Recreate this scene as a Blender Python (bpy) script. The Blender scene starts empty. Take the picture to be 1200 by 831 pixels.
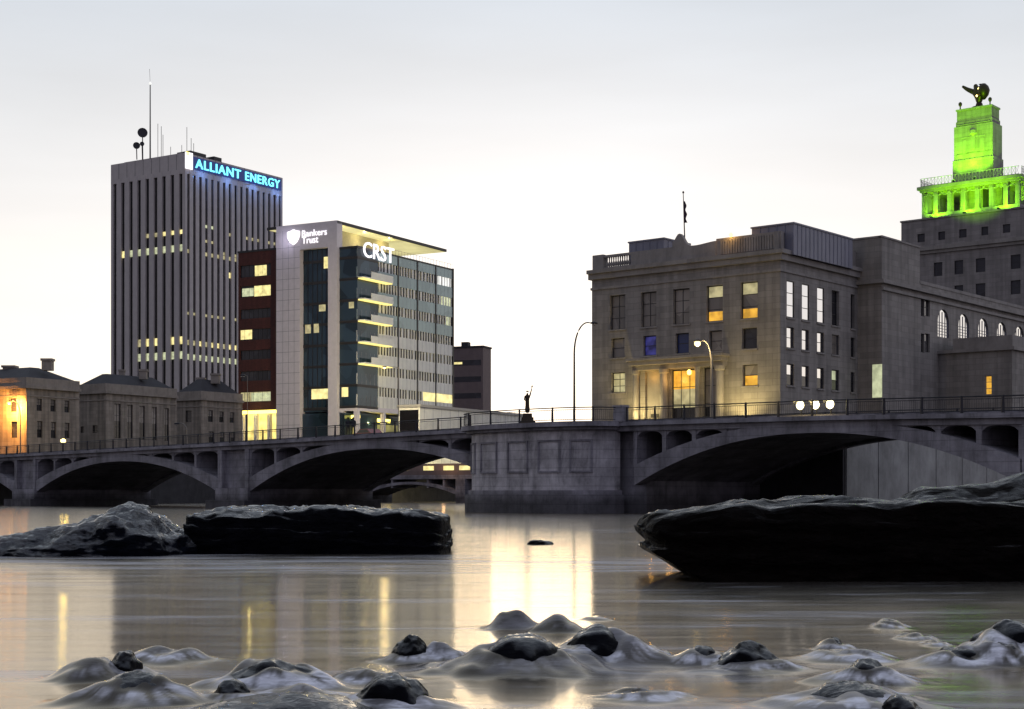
import bpy, bmesh, math, random
from mathutils import Vector, noise
random.seed(7)
R = math.radians
scene = bpy.context.scene
col = scene.collection

# ------------------------------------------------------------------ camera
CAMH = 1.66; F = 1800.0; HY = 578.0
cam = bpy.data.objects.new('camera', bpy.data.cameras.new('camera'))
col.objects.link(cam)
cam.location = (0, 0, CAMH); cam.rotation_euler = (R(90), 0, 0)
cam.data.lens = 54; cam.data.sensor_width = 36; cam.data.shift_y = (HY-415.5)/1200
cam.data.clip_start = 0.1; cam.data.clip_end = 9000
scene.camera = cam

# ------------------------------------------------------------------ world
w = bpy.data.worlds.new('World'); scene.world = w; w.use_nodes = True
nt = w.node_tree; nt.nodes.clear()
def wn(t, **k):
    n = nt.nodes.new(t)
    for a, b in k.items(): setattr(n, a, b)
    return n
out = wn('ShaderNodeOutputWorld'); bg = wn('ShaderNodeBackground')
tc = wn('ShaderNodeTexCoord'); sep = wn('ShaderNodeSeparateXYZ')
sky = wn('ShaderNodeTexSky', sky_type='NISHITA'); sky.sun_disc = False
SUN_EL, SUN_AZ = R(3.5), R(0.5)            # low behind the skyline, a little right of the view axis
sky.sun_elevation = SUN_EL; sky.sun_rotation = SUN_AZ; sky.dust_density = 2.0
nt.links.new(tc.outputs['Generated'], sep.inputs[0])
def ramp(stops, interp='EASE'):
    r = wn('ShaderNodeValToRGB'); cr = r.color_ramp; cr.interpolation = interp
    while len(cr.elements) < len(stops): cr.elements.new(0.5)
    for e, (p, c) in zip(cr.elements, stops): e.position = p; e.color = (*c, 1)
    return r
front = ramp([(0.0, (1.75,1.45,1.02)), (.09, (1.22,1.10,.94)), (.17, (.94,.92,.90)), (.32, (.65,.71,.785)), (1, (.32,.38,.50))], 'LINEAR')
back = ramp([(0.0, (.25,.22,.28)), (.2, (.31,.30,.40)), (1, (.34,.39,.52))], 'LINEAR')
nt.links.new(sep.outputs[2], front.inputs[0]); nt.links.new(sep.outputs[2], back.inputs[0])
mr = wn('ShaderNodeMapRange'); mr.inputs[1].default_value = -0.45; mr.inputs[2].default_value = 0.65
nt.links.new(sep.outputs[1], mr.inputs[0])
mx = wn('ShaderNodeMixRGB'); nt.links.new(mr.outputs[0], mx.inputs[0])
xr = wn('ShaderNodeMapRange'); xr.inputs[1].default_value = -1; xr.inputs[2].default_value = 1; xr.inputs[3].default_value = .62; xr.inputs[4].default_value = 1.5
nt.links.new(sep.outputs[0], xr.inputs[0]); bmul = wn('ShaderNodeMixRGB', blend_type='MULTIPLY'); bmul.inputs[0].default_value = 1
nt.links.new(back.outputs[0], bmul.inputs[1]); nt.links.new(xr.outputs[0], bmul.inputs[2]); nt.links.new(bmul.outputs[0], mx.inputs[1]); nt.links.new(front.outputs[0], mx.inputs[2])
# thin high cloud veil
mp = wn('ShaderNodeMapping'); mp.inputs['Scale'].default_value = (2, 2, 11)
nz = wn('ShaderNodeTexNoise'); nz.inputs['Scale'].default_value = 1.6; nz.inputs['Detail'].default_value = 5
nt.links.new(tc.outputs['Generated'], mp.inputs[0]); nt.links.new(mp.outputs[0], nz.inputs[0])
cr = ramp([(.3, (.945,.94,.94)), (.7, (1.035,1.04,1.05))], 'LINEAR'); nt.links.new(nz.outputs[0], cr.inputs[0])
mul = wn('ShaderNodeMixRGB', blend_type='MULTIPLY'); mul.inputs[0].default_value = 1
nt.links.new(mx.outputs[0], mul.inputs[1]); nt.links.new(cr.outputs[0], mul.inputs[2])
hs = wn('ShaderNodeHueSaturation'); hs.inputs['Saturation'].default_value = .35
nt.links.new(sky.outputs[0], hs.inputs['Color'])
sc_ = wn('ShaderNodeMixRGB', blend_type='MULTIPLY'); sc_.inputs[0].default_value = 1
sc_.inputs[2].default_value = (.05,.05,.05,1); nt.links.new(hs.outputs[0], sc_.inputs[1])
add = wn('ShaderNodeMixRGB', blend_type='ADD'); add.inputs[0].default_value = .25
nt.links.new(mul.outputs[0], add.inputs[1]); nt.links.new(sc_.outputs[0], add.inputs[2])
nt.links.new(add.outputs[0], bg.inputs[0]); bg.inputs[1].default_value = .93
nt.links.new(bg.outputs[0], out.inputs[0])

sun = bpy.data.objects.new('sun', bpy.data.lights.new('sun', 'SUN')); col.objects.link(sun)
sun.data.energy = .10; sun.data.angle = R(10); sun.data.color = (1, .80, .52)
sun.rotation_euler = (R(90)-SUN_EL, 0, R(180)-SUN_AZ)

vs = scene.view_settings
scene.display_settings.display_device = 'sRGB'
vs.view_transform = 'Standard'; vs.look = 'None'; vs.exposure = 0; vs.gamma = 1; vs.use_curve_mapping = False
scene.render.engine = 'CYCLES'
scene.cycles.max_bounces = 6; scene.cycles.diffuse_bounces = 2; scene.cycles.glossy_bounces = 3
scene.cycles.sample_clamp_indirect = 3; scene.cycles.caustics_reflective = False; scene.cycles.caustics_refractive = False
scene.cycles.use_denoising = True

# ------------------------------------------------------------------ materials
def new_mat(name):
    m = bpy.data.materials.new(name); m.use_nodes = True
    t = m.node_tree; b = t.nodes['Principled BSDF']
    return m, t, b
def N(t, ty, **k):
    n = t.nodes.new(ty)
    for a, b in k.items(): setattr(n, a, b)
    return n
def ramp_m(t, stops):
    r = N(t, 'ShaderNodeValToRGB'); cr = r.color_ramp
    while len(cr.elements) < len(stops): cr.elements.new(.5)
    for e, (p, c) in zip(cr.elements, stops):
        e.position = p; e.color = (*c, 1) if isinstance(c, tuple) else (c, c, c, 1)
    return r
def rough_mat(name, c, rough=.8, var=.18, scale=.6, bump=.15, bscale=8, streak=0.0, metal=0, coat=0, tide=False):
    """wall-like surface: mottling at two scales, optional vertical rain streaks, fine bump"""
    m, t, b = new_mat(name)
    tc = N(t, 'ShaderNodeTexCoord')
    n1 = N(t, 'ShaderNodeTexNoise'); n1.inputs['Scale'].default_value = scale; n1.inputs['Detail'].default_value = 8; n1.inputs['Roughness'].default_value = .65
    t.links.new(tc.outputs['Object'], n1.inputs[0])
    lo = tuple(x*(1-var) for x in c); hi = tuple(min(1, x*(1+var)) for x in c)
    r = ramp_m(t, [(.3, lo), (.7, hi)]); t.links.new(n1.outputs[0], r.inputs[0])
    last = r.outputs[0]
    if streak:
        mp = N(t, 'ShaderNodeMapping'); mp.inputs['Scale'].default_value = (.55, .55, .10)
        t.links.new(tc.outputs['Object'], mp.inputs[0])
        n2 = N(t, 'ShaderNodeTexNoise'); n2.inputs['Scale'].default_value = 1.4; n2.inputs['Detail'].default_value = 10; n2.inputs['Roughness'].default_value = .75; n2.inputs['Distortion'].default_value = .8
        t.links.new(mp.outputs[0], n2.inputs[0])
        r2 = ramp_m(t, [(.36, 1-streak), (.50, 1-streak*.3), (.66, 1.0)]); t.links.new(n2.outputs[0], r2.inputs[0])
        mm = N(t, 'ShaderNodeMixRGB', blend_type='MULTIPLY'); mm.inputs[0].default_value = 1
        t.links.new(last, mm.inputs[1]); t.links.new(r2.outputs[0], mm.inputs[2]); last = mm.outputs[0]
    if tide:
        sz = N(t, 'ShaderNodeSeparateXYZ'); t.links.new(tc.outputs['Object'], sz.inputs[0])
        tn = N(t, 'ShaderNodeTexNoise'); tn.inputs['Scale'].default_value = .5; tn.inputs['Detail'].default_value = 6; t.links.new(tc.outputs['Object'], tn.inputs[0])
        ta = N(t, 'ShaderNodeMath', operation='MULTIPLY_ADD'); t.links.new(tn.outputs[0], ta.inputs[0]); ta.inputs[1].default_value = -1.6; t.links.new(sz.outputs[2], ta.inputs[2])
        tr = N(t, 'ShaderNodeMapRange'); t.links.new(ta.outputs[0], tr.inputs[0]); tr.inputs[1].default_value = .1; tr.inputs[2].default_value = 1.1; tr.inputs[3].default_value = .30; tr.inputs[4].default_value = 1
        tm = N(t, 'ShaderNodeMixRGB', blend_type='MULTIPLY'); tm.inputs[0].default_value = 1; t.links.new(last, tm.inputs[1]); t.links.new(tr.outputs[0], tm.inputs[2]); last = tm.outputs[0]
        jw = N(t, 'ShaderNodeTexWave', wave_type='BANDS', bands_direction='Z'); jw.inputs['Scale'].default_value = .42; jw.inputs['Distortion'].default_value = .15; t.links.new(tc.outputs['Object'], jw.inputs[0])
        jr = ramp_m(t, [(.0, .72), (.035, 1.0)]); t.links.new(jw.outputs[0], jr.inputs[0])
        jm = N(t, 'ShaderNodeMixRGB', blend_type='MULTIPLY'); jm.inputs[0].default_value = 1; t.links.new(last, jm.inputs[1]); t.links.new(jr.outputs[0], jm.inputs[2]); last = jm.outputs[0]
    t.links.new(last, b.inputs['Base Color'])
    b.inputs['Roughness'].default_value = rough; b.inputs['Metallic'].default_value = metal
    if coat: b.inputs['Coat Weight'].default_value = coat
    n3 = N(t, 'ShaderNodeTexNoise'); n3.inputs['Scale'].default_value = bscale; n3.inputs['Detail'].default_value = 6
    t.links.new(tc.outputs['Object'], n3.inputs[0])
    bp = N(t, 'ShaderNodeBump'); bp.inputs['Strength'].default_value = bump; bp.inputs['Distance'].default_value = .05
    t.links.new(n3.outputs[0], bp.inputs['Height']); t.links.new(bp.outputs[0], b.inputs['Normal'])
    return m
def block_mat(name, c, angle, bw=1.4, bh=.6, mortar=.8, var=.12, streak=.15):
    """ashlar: brick pattern laid on the wall plane; the mapping mixes x and y so it works on both wall directions"""
    m, t, b = new_mat(name)
    tc = N(t, 'ShaderNodeTexCoord'); sp = N(t, 'ShaderNodeSeparateXYZ'); t.links.new(tc.outputs['Object'], sp.inputs[0])
    def ma(op, a, bb):
        n = N(t, 'ShaderNodeMath', operation=op)
        for i, v in enumerate((a, bb)):
            if isinstance(v, (int, float)): n.inputs[i].default_value = v
            else: t.links.new(v, n.inputs[i])
        return n.outputs[0]
    ca, sa = math.cos(angle), math.sin(angle)
    u = ma('ADD', ma('MULTIPLY', sp.outputs[0], ca+sa*.97), ma('MULTIPLY', sp.outputs[1], sa-ca*.97))
    cb = N(t, 'ShaderNodeCombineXYZ'); t.links.new(u, cb.inputs[0]); t.links.new(sp.outputs[2], cb.inputs[1])
    bk = N(t, 'ShaderNodeTexBrick'); t.links.new(cb.outputs[0], bk.inputs[0])
    bk.inputs['Color1'].default_value = (*[x*(1+var) for x in c], 1); bk.inputs['Color2'].default_value = (*[x*(1-var) for x in c], 1)
    bk.inputs['Mortar'].default_value = (*[x*mortar for x in c], 1)
    bk.inputs['Scale'].default_value = 1; bk.inputs['Brick Width'].default_value = bw; bk.inputs['Row Height'].default_value = bh
    bk.inputs['Mortar Size'].default_value = .025; bk.inputs['Bias'].default_value = 0
    n1 = N(t, 'ShaderNodeTexNoise'); n1.inputs['Scale'].default_value = .25; n1.inputs['Detail'].default_value = 9; n1.inputs['Roughness'].default_value = .7
    t.links.new(tc.outputs['Object'], n1.inputs[0]); r = ramp_m(t, [(.3, .78), (.7, 1.15)]); t.links.new(n1.outputs[0], r.inputs[0])
    m1 = N(t, 'ShaderNodeMixRGB', blend_type='MULTIPLY'); m1.inputs[0].default_value = 1
    t.links.new(bk.outputs[0], m1.inputs[1]); t.links.new(r.outputs[0], m1.inputs[2])
    mp = N(t, 'ShaderNodeMapping'); mp.inputs['Scale'].default_value = (1.3, 1.3, .07); t.links.new(tc.outputs['Object'], mp.inputs[0])
    n2 = N(t, 'ShaderNodeTexNoise'); n2.inputs['Scale'].default_value = 1.1; n2.inputs['Detail'].default_value = 6; t.links.new(mp.outputs[0], n2.inputs[0])
    r2 = ramp_m(t, [(.38, 1-streak*1.6), (.6, 1.0)]); t.links.new(n2.outputs[0], r2.inputs[0])
    m2 = N(t, 'ShaderNodeMixRGB', blend_type='MULTIPLY'); m2.inputs[0].default_value = 1
    t.links.new(m1.outputs[0], m2.inputs[1]); t.links.new(r2.outputs[0], m2.inputs[2])
    t.links.new(m2.outputs[0], b.inputs['Base Color']); b.inputs['Roughness'].default_value = .85
    bp = N(t, 'ShaderNodeBump'); bp.inputs['Strength'].default_value = .3; bp.inputs['Distance'].default_value = .03
    t.links.new(bk.outputs[1], bp.inputs['Height']); bp.invert = True; t.links.new(bp.outputs[0], b.inputs['Normal'])
    return m
def glass_mat(name, c, rough=.06, metal=0.0, spec=.5, var=.5, sc=.35):
    m, t, b = new_mat(name)
    tc = N(t, 'ShaderNodeTexCoord'); n1 = N(t, 'ShaderNodeTexVoronoi'); n1.inputs['Scale'].default_value = sc
    t.links.new(tc.outputs['Object'], n1.inputs[0])
    r = ramp_m(t, [(0, tuple(x*(1-var) for x in c)), (1, tuple(x*(1+var) for x in c))]); t.links.new(n1.outputs['Color'], r.inputs[0])
    t.links.new(r.outputs[0], b.inputs['Base Color']); b.inputs['Roughness'].default_value = rough
    b.inputs['Metallic'].default_value = metal; b.inputs['Specular IOR Level'].default_value = spec
    n2 = N(t, 'ShaderNodeTexNoise'); n2.inputs['Scale'].default_value = .8; t.links.new(tc.outputs['Object'], n2.inputs[0])
    bp = N(t, 'ShaderNodeBump'); bp.inputs['Strength'].default_value = .08; bp.inputs['Distance'].default_value = .05
    t.links.new(n2.outputs[0], bp.inputs['Height']); t.links.new(bp.outputs[0], b.inputs['Normal'])
    return m
def emit_mat(name, c, s, var=0.0, scale=1.2):
    m, t, b = new_mat(name)
    b.inputs['Base Color'].default_value = (*[x*.3 for x in c], 1); b.inputs['Roughness'].default_value = .3
    b.inputs['Emission Strength'].default_value = s
    if var:
        tc = N(t, 'ShaderNodeTexCoord'); n1 = N(t, 'ShaderNodeTexNoise'); n1.inputs['Scale'].default_value = scale; n1.inputs['Detail'].default_value = 4
        t.links.new(tc.outputs['Object'], n1.inputs[0])
        r = ramp_m(t, [(.35, tuple(x*(1-var) for x in c)), (.65, c)]); t.links.new(n1.outputs[0], r.inputs[0])
        t.links.new(r.outputs[0], b.inputs['Emission Color'])
    else: b.inputs['Emission Color'].default_value = (*c, 1)
    return m

VANG = math.atan2(.774, .633)
M = {}
M['vet_stone'] = block_mat('limestone ashlar', (.30,.275,.245), VANG, 1.6, .62)
M['vet_trim'] = rough_mat('limestone trim', (.30,.275,.25), var=.2, scale=.5, streak=.3)
M['court_stone'] = block_mat('courthouse limestone', (.36,.31,.25), R(57), 1.5, .6, streak=.25)
M['court_trim'] = rough_mat('courthouse trim', (.32,.28,.235), var=.2, streak=.3)
M['tower_stone'] = block_mat('tower limestone', (.29,.265,.25), VANG, 1.6, .7)
M['metal_panel'] = rough_mat('grey roof metal', (.22,.22,.27), rough=.55, var=.1, streak=.15, metal=.2)
M['concrete'] = rough_mat('weathered bridge concrete', (.30,.285,.31), var=.5, scale=.4, streak=.5, tide=True, bump=.35, bscale=5)
M['concrete_dark'] = rough_mat('dark concrete with shade in it', (.04,.038,.042), var=.4, streak=.4)  # shade under the bridge and inside its spandrels is put into this colour
M['concrete_pale'] = rough_mat('pale patched pier concrete', (.54,.51,.52), var=.5, scale=.5, streak=.55, tide=True, bump=.35, bscale=5)
M['wall_concrete'] = rough_mat('river wall concrete', (.30,.30,.29), var=.35, scale=.3, streak=.25)
M['fin'] = rough_mat('precast fins', (.56,.51,.48), var=.08, streak=.1)
M['dark_glass'] = glass_mat('dark tower glass', (.012,.011,.014), rough=.12, var=.6, sc=.3)
M['pane'] = glass_mat('dark pane', (.03,.03,.035), rough=.08, var=.6)
M['pane_blue'] = glass_mat('bluish pane', (.03,.05,.16), rough=.08)
M['pane_dim'] = glass_mat('pale pane', (.24,.215,.19), rough=.25, var=.35)  # faint room light behind the hall's front windows is put into this tone
M['mirror'] = glass_mat('coated sky-reflecting glass', (.92,.93,.95), rough=.03, metal=1.0, var=.02)
M['navy_glass'] = glass_mat('navy curtain glass', (.03,.055,.08), rough=.1, metal=.3, var=.5, sc=.3)
M['teal_glass'] = glass_mat('teal spandrel glass', (.27,.36,.37), rough=.14, metal=.25, var=.15, sc=.25)
M['white_panel'] = rough_mat('white stone panel', (.66,.62,.66), rough=.6, var=.07, scale=1.2, streak=.05, bump=.05)
M['band_panel'] = rough_mat('pale spandrel panel', (.80,.80,.74), rough=.45, var=.08, streak=.08, bump=.05)
M['red_brick'] = block_mat('red brick', (.075,.020,.016), R(60), .5, .2, mortar=1.2, var=.2)
M['far_wall'] = rough_mat('brown far wall', (.20,.15,.14), var=.1, streak=.15)
M['frame'] = rough_mat('dark bronze frame', (.02,.018,.018), rough=.5, var=.1, bump=0)
M['frame_pale'] = rough_mat('pale frame', (.35,.34,.32), rough=.5, var=.05, bump=0)
M['roof'] = rough_mat('dark slate roof', (.035,.034,.038), var=.25, bump=.3)
M['metal'] = rough_mat('dark painted metal', (.025,.024,.028), rough=.5, var=.15, bump=0, metal=.3)
M['pole'] = rough_mat('galvanised pole', (.22,.20,.17), rough=.45, var=.1, metal=.6, bump=0)
M['bronze'] = rough_mat('aged bronze', (.05,.035,.02), rough=.45, var=.3, metal=.7)
M['lit'] = emit_mat('lit room', (1, .86, .36), 1.25, .45)
M['lit_soft'] = emit_mat('dim lit room', (.9, .8, .42), .55, .5)
M['lit_pale'] = emit_mat('pale lit room', (.85, .9, .55), .75, .45)
M['lit_orange'] = emit_mat('orange lit room', (1, .52, .06), 1.0, .55)
M['lit_white'] = emit_mat('white lit room', (.95, .95, .9), 1.1, .2)
M['lit_blue'] = emit_mat('blue lit room', (.10, .10, .50), .30, .9)
M['strip'] = emit_mat('yellow light strip', (1, .80, .14), 4.5)
M['soffit'] = emit_mat('lit soffit', (1, .84, .26), 1.35, .2)
M['bulb'] = emit_mat('lamp lens', (1, .74, .24), 5)
M['bulb_white'] = emit_mat('floodlight lens', (1, .86, .45), 7)
M['bulb_orange'] = emit_mat('sodium lens', (1, .55, .10), 7)
M['sign_white'] = emit_mat('white sign letters', (1, .96, 1), 1.5)
M['sign_cyan'] = emit_mat('cyan sign letters', (.18, .85, 1), 1.9)
M['sign_back'] = emit_mat('blue glow behind letters', (.01, .05, .30), .32)
M['red_light'] = emit_mat('red lamp', (1, .05, .03), 3)
M['red_paint'] = rough_mat('red car paint', (.30,.015,.012), rough=.25, var=.05, bump=0, coat=.7)
M['tyre'] = rough_mat('tyre rubber', (.012,.012,.012), bump=0)
M['land'] = rough_mat('ground', (.06,.06,.05), var=.3)
M['asphalt'] = rough_mat('asphalt', (.05,.05,.052), var=.2)
M['cloth_dark'] = rough_mat('dark coat', (.02,.02,.025), bump=.1)
M['cloth_pale'] = rough_mat('pale jacket', (.35,.35,.36), bump=.1)
M['skin'] = rough_mat('skin', (.35,.22,.16), rough=.5, bump=0)
M['flag'] = rough_mat('flag cloth', (.05,.03,.05), var=.5, scale=1.5)

# wet rock
def rock_mat(name, c, gloss, bstr, spec=.9, patch=.5, lo=.72):
    m, t, b = new_mat(name); tc = N(t, 'ShaderNodeTexCoord')
    n1 = N(t, 'ShaderNodeTexNoise'); n1.inputs['Scale'].default_value = 2.2; n1.inputs['Detail'].default_value = 10; n1.inputs['Roughness'].default_value = .7
    t.links.new(tc.outputs['Object'], n1.inputs[0])
    r = ramp_m(t, [(.3, tuple(x*.4 for x in c)), (.55, c), (.78, tuple(x*2.2 for x in c))]); t.links.new(n1.outputs[0], r.inputs[0])
    t.links.new(r.outputs[0], b.inputs['Base Color'])
    mp = N(t, 'ShaderNodeMapping'); mp.inputs['Scale'].default_value = (1, 1.6, 2.6); t.links.new(tc.outputs['Object'], mp.inputs[0])
    n2 = N(t, 'ShaderNodeTexNoise'); n2.inputs['Scale'].default_value = 3.5; n2.inputs['Detail'].default_value = 9; n2.inputs['Roughness'].default_value = .6; n2.inputs['Distortion'].default_value = .6
    t.links.new(mp.outputs[0], n2.inputs[0])
    n4 = N(t, 'ShaderNodeTexVoronoi', feature='DISTANCE_TO_EDGE'); n4.inputs['Scale'].default_value = 1.6; t.links.new(mp.outputs[0], n4.inputs[0])
    m4 = N(t, 'ShaderNodeMath', operation='MULTIPLY_ADD'); t.links.new(n4.outputs[0], m4.inputs[0]); m4.inputs[1].default_value = .5; t.links.new(n2.outputs[0], m4.inputs[2])
    bp = N(t, 'ShaderNodeBump'); bp.inputs['Strength'].default_value = bstr; bp.inputs['Distance'].default_value = .16
    t.links.new(m4.outputs[0], bp.inputs['Height']); t.links.new(bp.outputs[0], b.inputs['Normal'])
    ge = N(t, 'ShaderNodeNewGeometry'); sg = N(t, 'ShaderNodeSeparateXYZ'); t.links.new(ge.outputs['Normal'], sg.inputs[0])
    nw = N(t, 'ShaderNodeTexNoise'); nw.inputs['Scale'].default_value = 1.3; nw.inputs['Detail'].default_value = 7; nw.inputs['Distortion'].default_value = 1.0; t.links.new(mp.outputs[0], nw.inputs[0])
    ad = N(t, 'ShaderNodeMath', operation='MULTIPLY_ADD'); t.links.new(nw.outputs[0], ad.inputs[0]); ad.inputs[1].default_value = patch; t.links.new(sg.outputs[2], ad.inputs[2])
    wf = N(t, 'ShaderNodeMapRange'); t.links.new(ad.outputs[0], wf.inputs[0]); wf.inputs[1].default_value = patch*.5+lo; wf.inputs[2].default_value = patch*.5+lo+.28; wf.inputs[3].default_value = .03; wf.inputs[4].default_value = spec
    t.links.new(wf.outputs[0], b.inputs['Specular IOR Level'])
    wr = N(t, 'ShaderNodeMapRange'); t.links.new(wf.outputs[0], wr.inputs[0]); wr.inputs[1].default_value = .03; wr.inputs[2].default_value = spec; wr.inputs[3].default_value = .42; wr.inputs[4].default_value = gloss
    t.links.new(wr.outputs[0], b.inputs['Roughness'])
    return m
M['rock'] = rock_mat('wet dark limestone', (.004,.004,.006), .05, 1.0, 1.1, 1.4, .70)
M['rock_wet'] = rock_mat('soaked river rock', (.005,.005,.007), .05, .32, .55, 1.8, .55)
M['rock_dry'] = rock_mat('dark brown rock', (.0055,.0038,.003), .10, 1.0, .8, 1.0, .80)
M['rock_shiny'] = rock_mat('shiny blue-black limestone', (.004,.005,.009), .05, 1.0, 1.1, 1.5, .35)

# ------------------------------------------------------------------ object helpers
WLOC = {}
def tag(o, label=None, cat=None, group=None, kind=None):
    if label: o['label'] = label
    if cat: o['category'] = cat
    if group: o['group'] = group
    if kind: o['kind'] = kind
    return o
def thing(name, label, cat, loc, group=None):
    o = bpy.data.objects.new(name, None); col.objects.link(o); o.location = loc
    o.empty_display_size = .5
    WLOC[o.name] = Vector(loc)
    return tag(o, label, cat, group)
class MB:
    def __init__(s): s.v = []; s.f = []
    def quad(s, a, b, c, d):
        i = len(s.v); s.v += [tuple(a), tuple(b), tuple(c), tuple(d)]; s.f.append((i, i+1, i+2, i+3)); return s
    def poly(s, pts):
        i = len(s.v); s.v += [tuple(p) for p in pts]; s.f.append(tuple(range(i, i+len(pts)))); return s
    def hexa(s, p):     # 8 pts: bottom 4 ring, top 4 ring
        i = len(s.v); s.v += [tuple(q) for q in p]
        for f in ((0,3,2,1),(4,5,6,7),(0,1,5,4),(1,2,6,5),(2,3,7,6),(3,0,4,7)): s.f.append(tuple(i+k for k in f))
        return s
    def prism(s, ring, z0, z1):
        i = len(s.v); n = len(ring)
        s.v += [(x, y, z0) for x, y in ring] + [(x, y, z1) for x, y in ring]
        s.f.append(tuple(i+k for k in reversed(range(n)))); s.f.append(tuple(i+n+k for k in range(n)))
        for k in range(n): s.f.append((i+k, i+(k+1) % n, i+n+(k+1) % n, i+n+k))
        return s
    def tube(s, pts, rad, n=8):
        pts = [Vector(p) for p in pts]; rr = rad if isinstance(rad, (list, tuple)) else [rad]*len(pts)
        base = len(s.v)
        for k, p in enumerate(pts):
            d = (pts[min(k+1, len(pts)-1)]-pts[max(k-1, 0)]).normalized()
            a = d.cross(Vector((0,0,1)) if abs(d.z) < .9 else Vector((1,0,0))).normalized(); b = d.cross(a)
            for j in range(n):
                th = 2*math.pi*j/n; q = p+(a*math.cos(th)+b*math.sin(th))*rr[k]; s.v.append(tuple(q))
        for k in range(len(pts)-1):
            for j in range(n):
                s.f.append((base+k*n+j, base+k*n+(j+1) % n, base+(k+1)*n+(j+1) % n, base+(k+1)*n+j))
        s.f.append(tuple(base+j for j in reversed(range(n)))); s.f.append(tuple(base+(len(pts)-1)*n+j for j in range(n)))
        return s
    def lathe(s, c, prof, n=14):
        base = len(s.v)
        for r, z in prof:
            for j in range(n):
                th = 2*math.pi*j/n; s.v.append((c[0]+r*math.cos(th), c[1]+r*math.sin(th), c[2]+z))
        for k in range(len(prof)-1):
            for j in range(n): s.f.append((base+k*n+j, base+k*n+(j+1) % n, base+(k+1)*n+(j+1) % n, base+(k+1)*n+j))
        s.f.append(tuple(base+j for j in reversed(range(n)))); s.f.append(tuple(base+(len(prof)-1)*n+j for j in range(n)))
        return s
    def build(s, name, mat, parent=None, smooth=False, fix=True):
        if parent is None:
            xs = [v[0] for v in s.v]; ys = [v[1] for v in s.v]; zs = [v[2] for v in s.v]
            wl = Vector(((min(xs)+max(xs))/2, (min(ys)+max(ys))/2, min(zs)))
        else: wl = WLOC[parent.name]
        me = bpy.data.meshes.new(name)
        me.from_pydata([(v[0]-wl.x, v[1]-wl.y, v[2]-wl.z) for v in s.v], [], s.f); me.update()
        if fix:
            bm = bmesh.new(); bm.from_mesh(me); bmesh.ops.remove_doubles(bm, verts=bm.verts, dist=1e-5)
            bmesh.ops.recalc_face_normals(bm, faces=bm.faces); bm.to_mesh(me); bm.free()
        if smooth:
            for p in me.polygons: p.use_smooth = True
        me.materials.append(mat)
        o = bpy.data.objects.new(name, me); col.objects.link(o)
        if parent is None: o.location = wl
        else: o.parent = parent
        WLOC[o.name] = wl.copy()
        return o
class Frame:
    """vertical facade plane: s runs along d, h outward, z up"""
    def __init__(f, O, d): f.O = Vector((O[0], O[1], 0)); f.d = Vector((d[0], d[1], 0)).normalized(); f.n = Vector((f.d.y, -f.d.x, 0))
    def p(f, s, h, z): return f.O+f.d*s+f.n*h+Vector((0,0,z))
    def at(f, px, py=None, h=0):
        r = Vector(((px-600)/F, 1, 0)); O = f.O+f.n*h
        t = O.dot(f.n)/r.dot(f.n); q = r*t-O; s = q.dot(f.d)
        return s if py is None else (s, CAMH+(HY-py)/F*t)
    def box(f, mb, s0, s1, h0, h1, z0, z1):
        mb.hexa([f.p(s0,h0,z0), f.p(s1,h0,z0), f.p(s1,h1,z0), f.p(s0,h1,z0), f.p(s0,h0,z1), f.p(s1,h0,z1), f.p(s1,h1,z1), f.p(s0,h1,z1)]); return mb
    def shift(f, s, h): g = Frame((0,0), (f.d.x, f.d.y)); g.O = f.O+f.d*s+f.n*h; return g
def rect(f, box, h=0):       # traced box (x0,y0,x1,y1) of a photograph opening -> metres on the facade
    s0 = f.at(box[0], h=h); s1 = f.at(box[2], h=h); xm = (box[0]+box[2])/2
    z1 = f.at(xm, box[1], h=h)[1]; z0 = f.at(xm, box[3], h=h)[1]
    return (s0, s1, z0, z1)
def wall(mb, f, s0, s1, z0, z1, holes, rev=.35):
    S = sorted({s0, s1, *[v for h in holes for v in h[:2] if s0 < v < s1]}); Z = sorted({z0, z1, *[v for h in holes for v in h[2:4] if z0 < v < z1]})
    for i in range(len(S)-1):
        for j in range(len(Z)-1):
            a, b, c, d = S[i], S[i+1], Z[j], Z[j+1]; ms, mz = (a+b)/2, (c+d)/2
            if any(h[0] < ms < h[1] and h[2] < mz < h[3] for h in holes): continue
            mb.quad(f.p(a,0,c), f.p(b,0,c), f.p(b,0,d), f.p(a,0,d))
    for h in holes:
        a, b, c, d = h[:4]
        mb.quad(f.p(a,0,c), f.p(a,-rev,c), f.p(a,-rev,d), f.p(a,0,d)); mb.quad(f.p(b,0,c), f.p(b,0,d), f.p(b,-rev,d), f.p(b,-rev,c))
        mb.quad(f.p(a,0,c), f.p(b,0,c), f.p(b,-rev,c), f.p(a,-rev,c)); mb.quad(f.p(a,0,d), f.p(a,-rev,d), f.p(b,-rev,d), f.p(b,0,d))
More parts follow.
